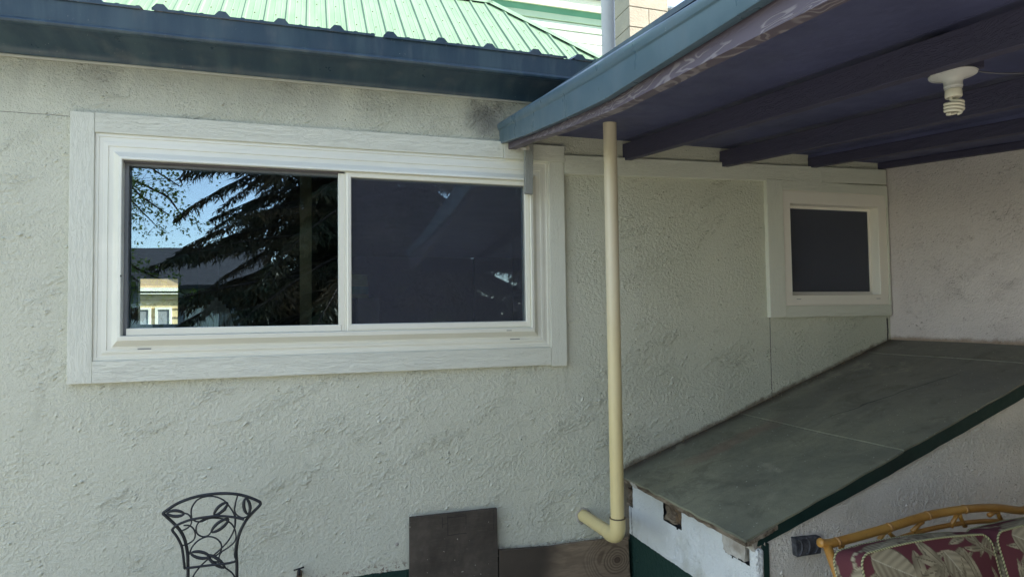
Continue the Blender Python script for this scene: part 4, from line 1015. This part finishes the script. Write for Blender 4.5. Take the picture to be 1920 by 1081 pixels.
def conifer(cx, cy, Ht, Rb, nl, label, zlow=1.3, seed=3):
    rnd = random.Random(seed); root = thing('spruce_tree', (cx, cy, 0), label, 'tree')
    tk = MB().tube([(cx, cy, -.05), (cx+.05, cy, Ht*.5), (cx, cy, Ht)], [.26, .16, .02], 10).build('trunk', M['bark'], root, smooth=True)
    lim = MB(); cr = MB()
    for i in range(nl):
        z = zlow+(Ht-zlow-.3)*(i/nl)**1.15; az = i*2.39996+rnd.uniform(-.3, .3); L = Rb*(1-(z-zlow)/(Ht-zlow))**.75*rnd.uniform(.75, 1.12)+.2
        d = Vector((math.cos(az), math.sin(az), 0)); side = Vector((-d.y, d.x, 0)); pts = []; dr_ = rnd.uniform(.30, .72)
        N = 9
        for k in range(N+1):
            t = k/N; pts.append(Vector((cx, cy, z))+d*(L*t)+Vector((0, 0, L*(.10*t-dr_*t*t+.10*t**3)))+side*(.05*L*math.sin(t*3+i)))
        lim.tube(pts, [max(.006, .035*(1-k/N)*L/3) for k in range(N+1)], 4, cap=False)
        ntw = int(14+L*12)
        for k in range(ntw):
            t = .12+.88*k/ntw; f = t*N; a = int(min(N-1, f)); p = pts[a].lerp(pts[a+1], f-a)
            for sgn in (-1, 1):
                tl = (.20+.55*(1-t))*rnd.uniform(.5, 1.2)*min(1, L/2)
                dr = (d*.55+side*sgn+Vector((0, 0, -.55-rnd.random()*.5))).normalized()
                q = p+dr*tl; 
                if rnd.random() < .3: lim.tube([p, q], [.005, .002], 3, cap=False)
                ns = int(5+tl*16)
                for s in range(ns):
                    c = p.lerp(q, (s+rnd.random())/ns)
                    e = (dr+Vector((rnd.uniform(-1, 1), rnd.uniform(-1, 1), rnd.uniform(-1.5, .2)))*.9).normalized()*rnd.uniform(.08, .19)
                    wv_ = e.cross(Vector((rnd.uniform(-1, 1), rnd.uniform(-1, 1), rnd.uniform(-1, 1)))).normalized()*rnd.uniform(.009, .022)
                    cr.add([c-wv_, c+wv_, c+e], [(0, 1, 2)])
    lim.build('branches', M['bark'], root, fixn=False); cr.build('crown', M['needle'], root, fixn=False)
    print('conifer tris', len(cr.f))
conifer(.6, -13.8, 13, 3.6, 150, 'slimmer spruce mirrored behind the drooping one in the left pane', .8, 23)
conifer(7.2, -12.5, 12, 5.0, 110, 'second dark spruce standing further right behind the porch', .9, 11)
conifer(1.4, -9.8, 11.5, 4.4, 220, 'big dark spruce with drooping branches mirrored across the window', 1.7, 3)

def maple(cx, cy, Ht, spread, n, label, seed=5):
    rnd = random.Random(seed); root = thing('maple_tree', (cx, cy, 0), label, 'tree')
    tb_ = MB(); tb_.tube([(cx, cy, -.05), (cx+.1, cy, Ht*.35), (cx, cy+.1, Ht*.75)], [.2, .15, .05], 8); lf = MB()
    for i in range(n):
        az = i*2.4; z0 = Ht*(.35+.4*rnd.random()); d = Vector((math.cos(az), math.sin(az), .35)); L = spread*rnd.uniform(.6, 1.1); pts = []
        for k in range(8):
            t = k/7; pts.append(Vector((cx, cy, z0))+d*L*t+Vector((0, 0, -1.7*t*t*L*.35))+Vector((rnd.uniform(-1, 1), rnd.uniform(-1, 1), rnd.uniform(-1, 1)))*.08)
        tb_.tube(pts, [.04*(1-k/8)+.006 for k in range(8)], 5, cap=False)
        for k in range(130):
            t = rnd.uniform(.2, 1); a = int(t*6.99); p = pts[a].lerp(pts[a+1], t*7-a if a < 7 else 0)
            q = p+Vector((rnd.gauss(0, .26), rnd.gauss(0, .26), rnd.gauss(-.18, .22)))
            if rnd.random() < .12: tb_.tube([p, q], .004, 3, cap=False)
            for g in range(6):
                c = q+Vector((rnd.gauss(0, .05), rnd.gauss(0, .05), rnd.gauss(0, .05)))
                u = Vector((rnd.uniform(-1, 1), rnd.uniform(-1, 1), rnd.uniform(-1, 1))).normalized(); v = u.cross(Vector((rnd.uniform(-1, 1), rnd.uniform(-1, 1), rnd.uniform(-1, 1)))).normalized(); s = rnd.uniform(.022, .045)
                lf.add([c-u*s, c-v*s*.35, c+u*s*.8+v*s*.2, c+v*s*.9, c-u*s*.2+v*s*.4], [(0, 1, 2, 3, 4)])
    tb_.build('trunk', M['bark'], root, fixn=False); lf.build('crown', M['maple'], root, fixn=False)
maple(-4.9, -9.2, 6.8, 2.9, 26, 'fresh green maple hanging into the upper left of the mirrored sky')

rnd = random.Random(9); sh = thing('twiggy_shrub', (1.75, -6.6, 0), 'low twiggy shrub mirrored faintly at the foot of the right pane', 'shrub')
st = MB(); lf = MB()
for i in range(60):
    a = rnd.uniform(0, 6.28); q = Vector((1.75, -6.6, -.05)); e = q+Vector((math.cos(a)*rnd.uniform(.1, .8), math.sin(a)*rnd.uniform(.1, .6), rnd.uniform(.8, 1.75)))
    st.tube([q, q.lerp(e, .5)+Vector((0, 0, .12)), e], [.012, .007, .002], 4, cap=False)
    for k in range(40):
        c = q.lerp(e, rnd.uniform(.35, 1.05))+Vector((rnd.gauss(0, .06), rnd.gauss(0, .06), rnd.gauss(.05, .06))); u = Vector((rnd.uniform(-1, 1), rnd.uniform(-1, 1), rnd.uniform(-1, 1))).normalized()*.03; v = u.cross(Vector((rnd.random(), rnd.random(), 1))).normalized()*.01
        lf.add([c-u, c-v, c+u, c+v], [(0, 1, 2, 3)])
st.build('stems', M['bark'], sh, fixn=False); lf.build('foliage', M['shrubleaf'], sh, fixn=False)
print('verts total', sum(len(o.data.vertices) for o in bpy.data.objects if o.type == 'MESH'))
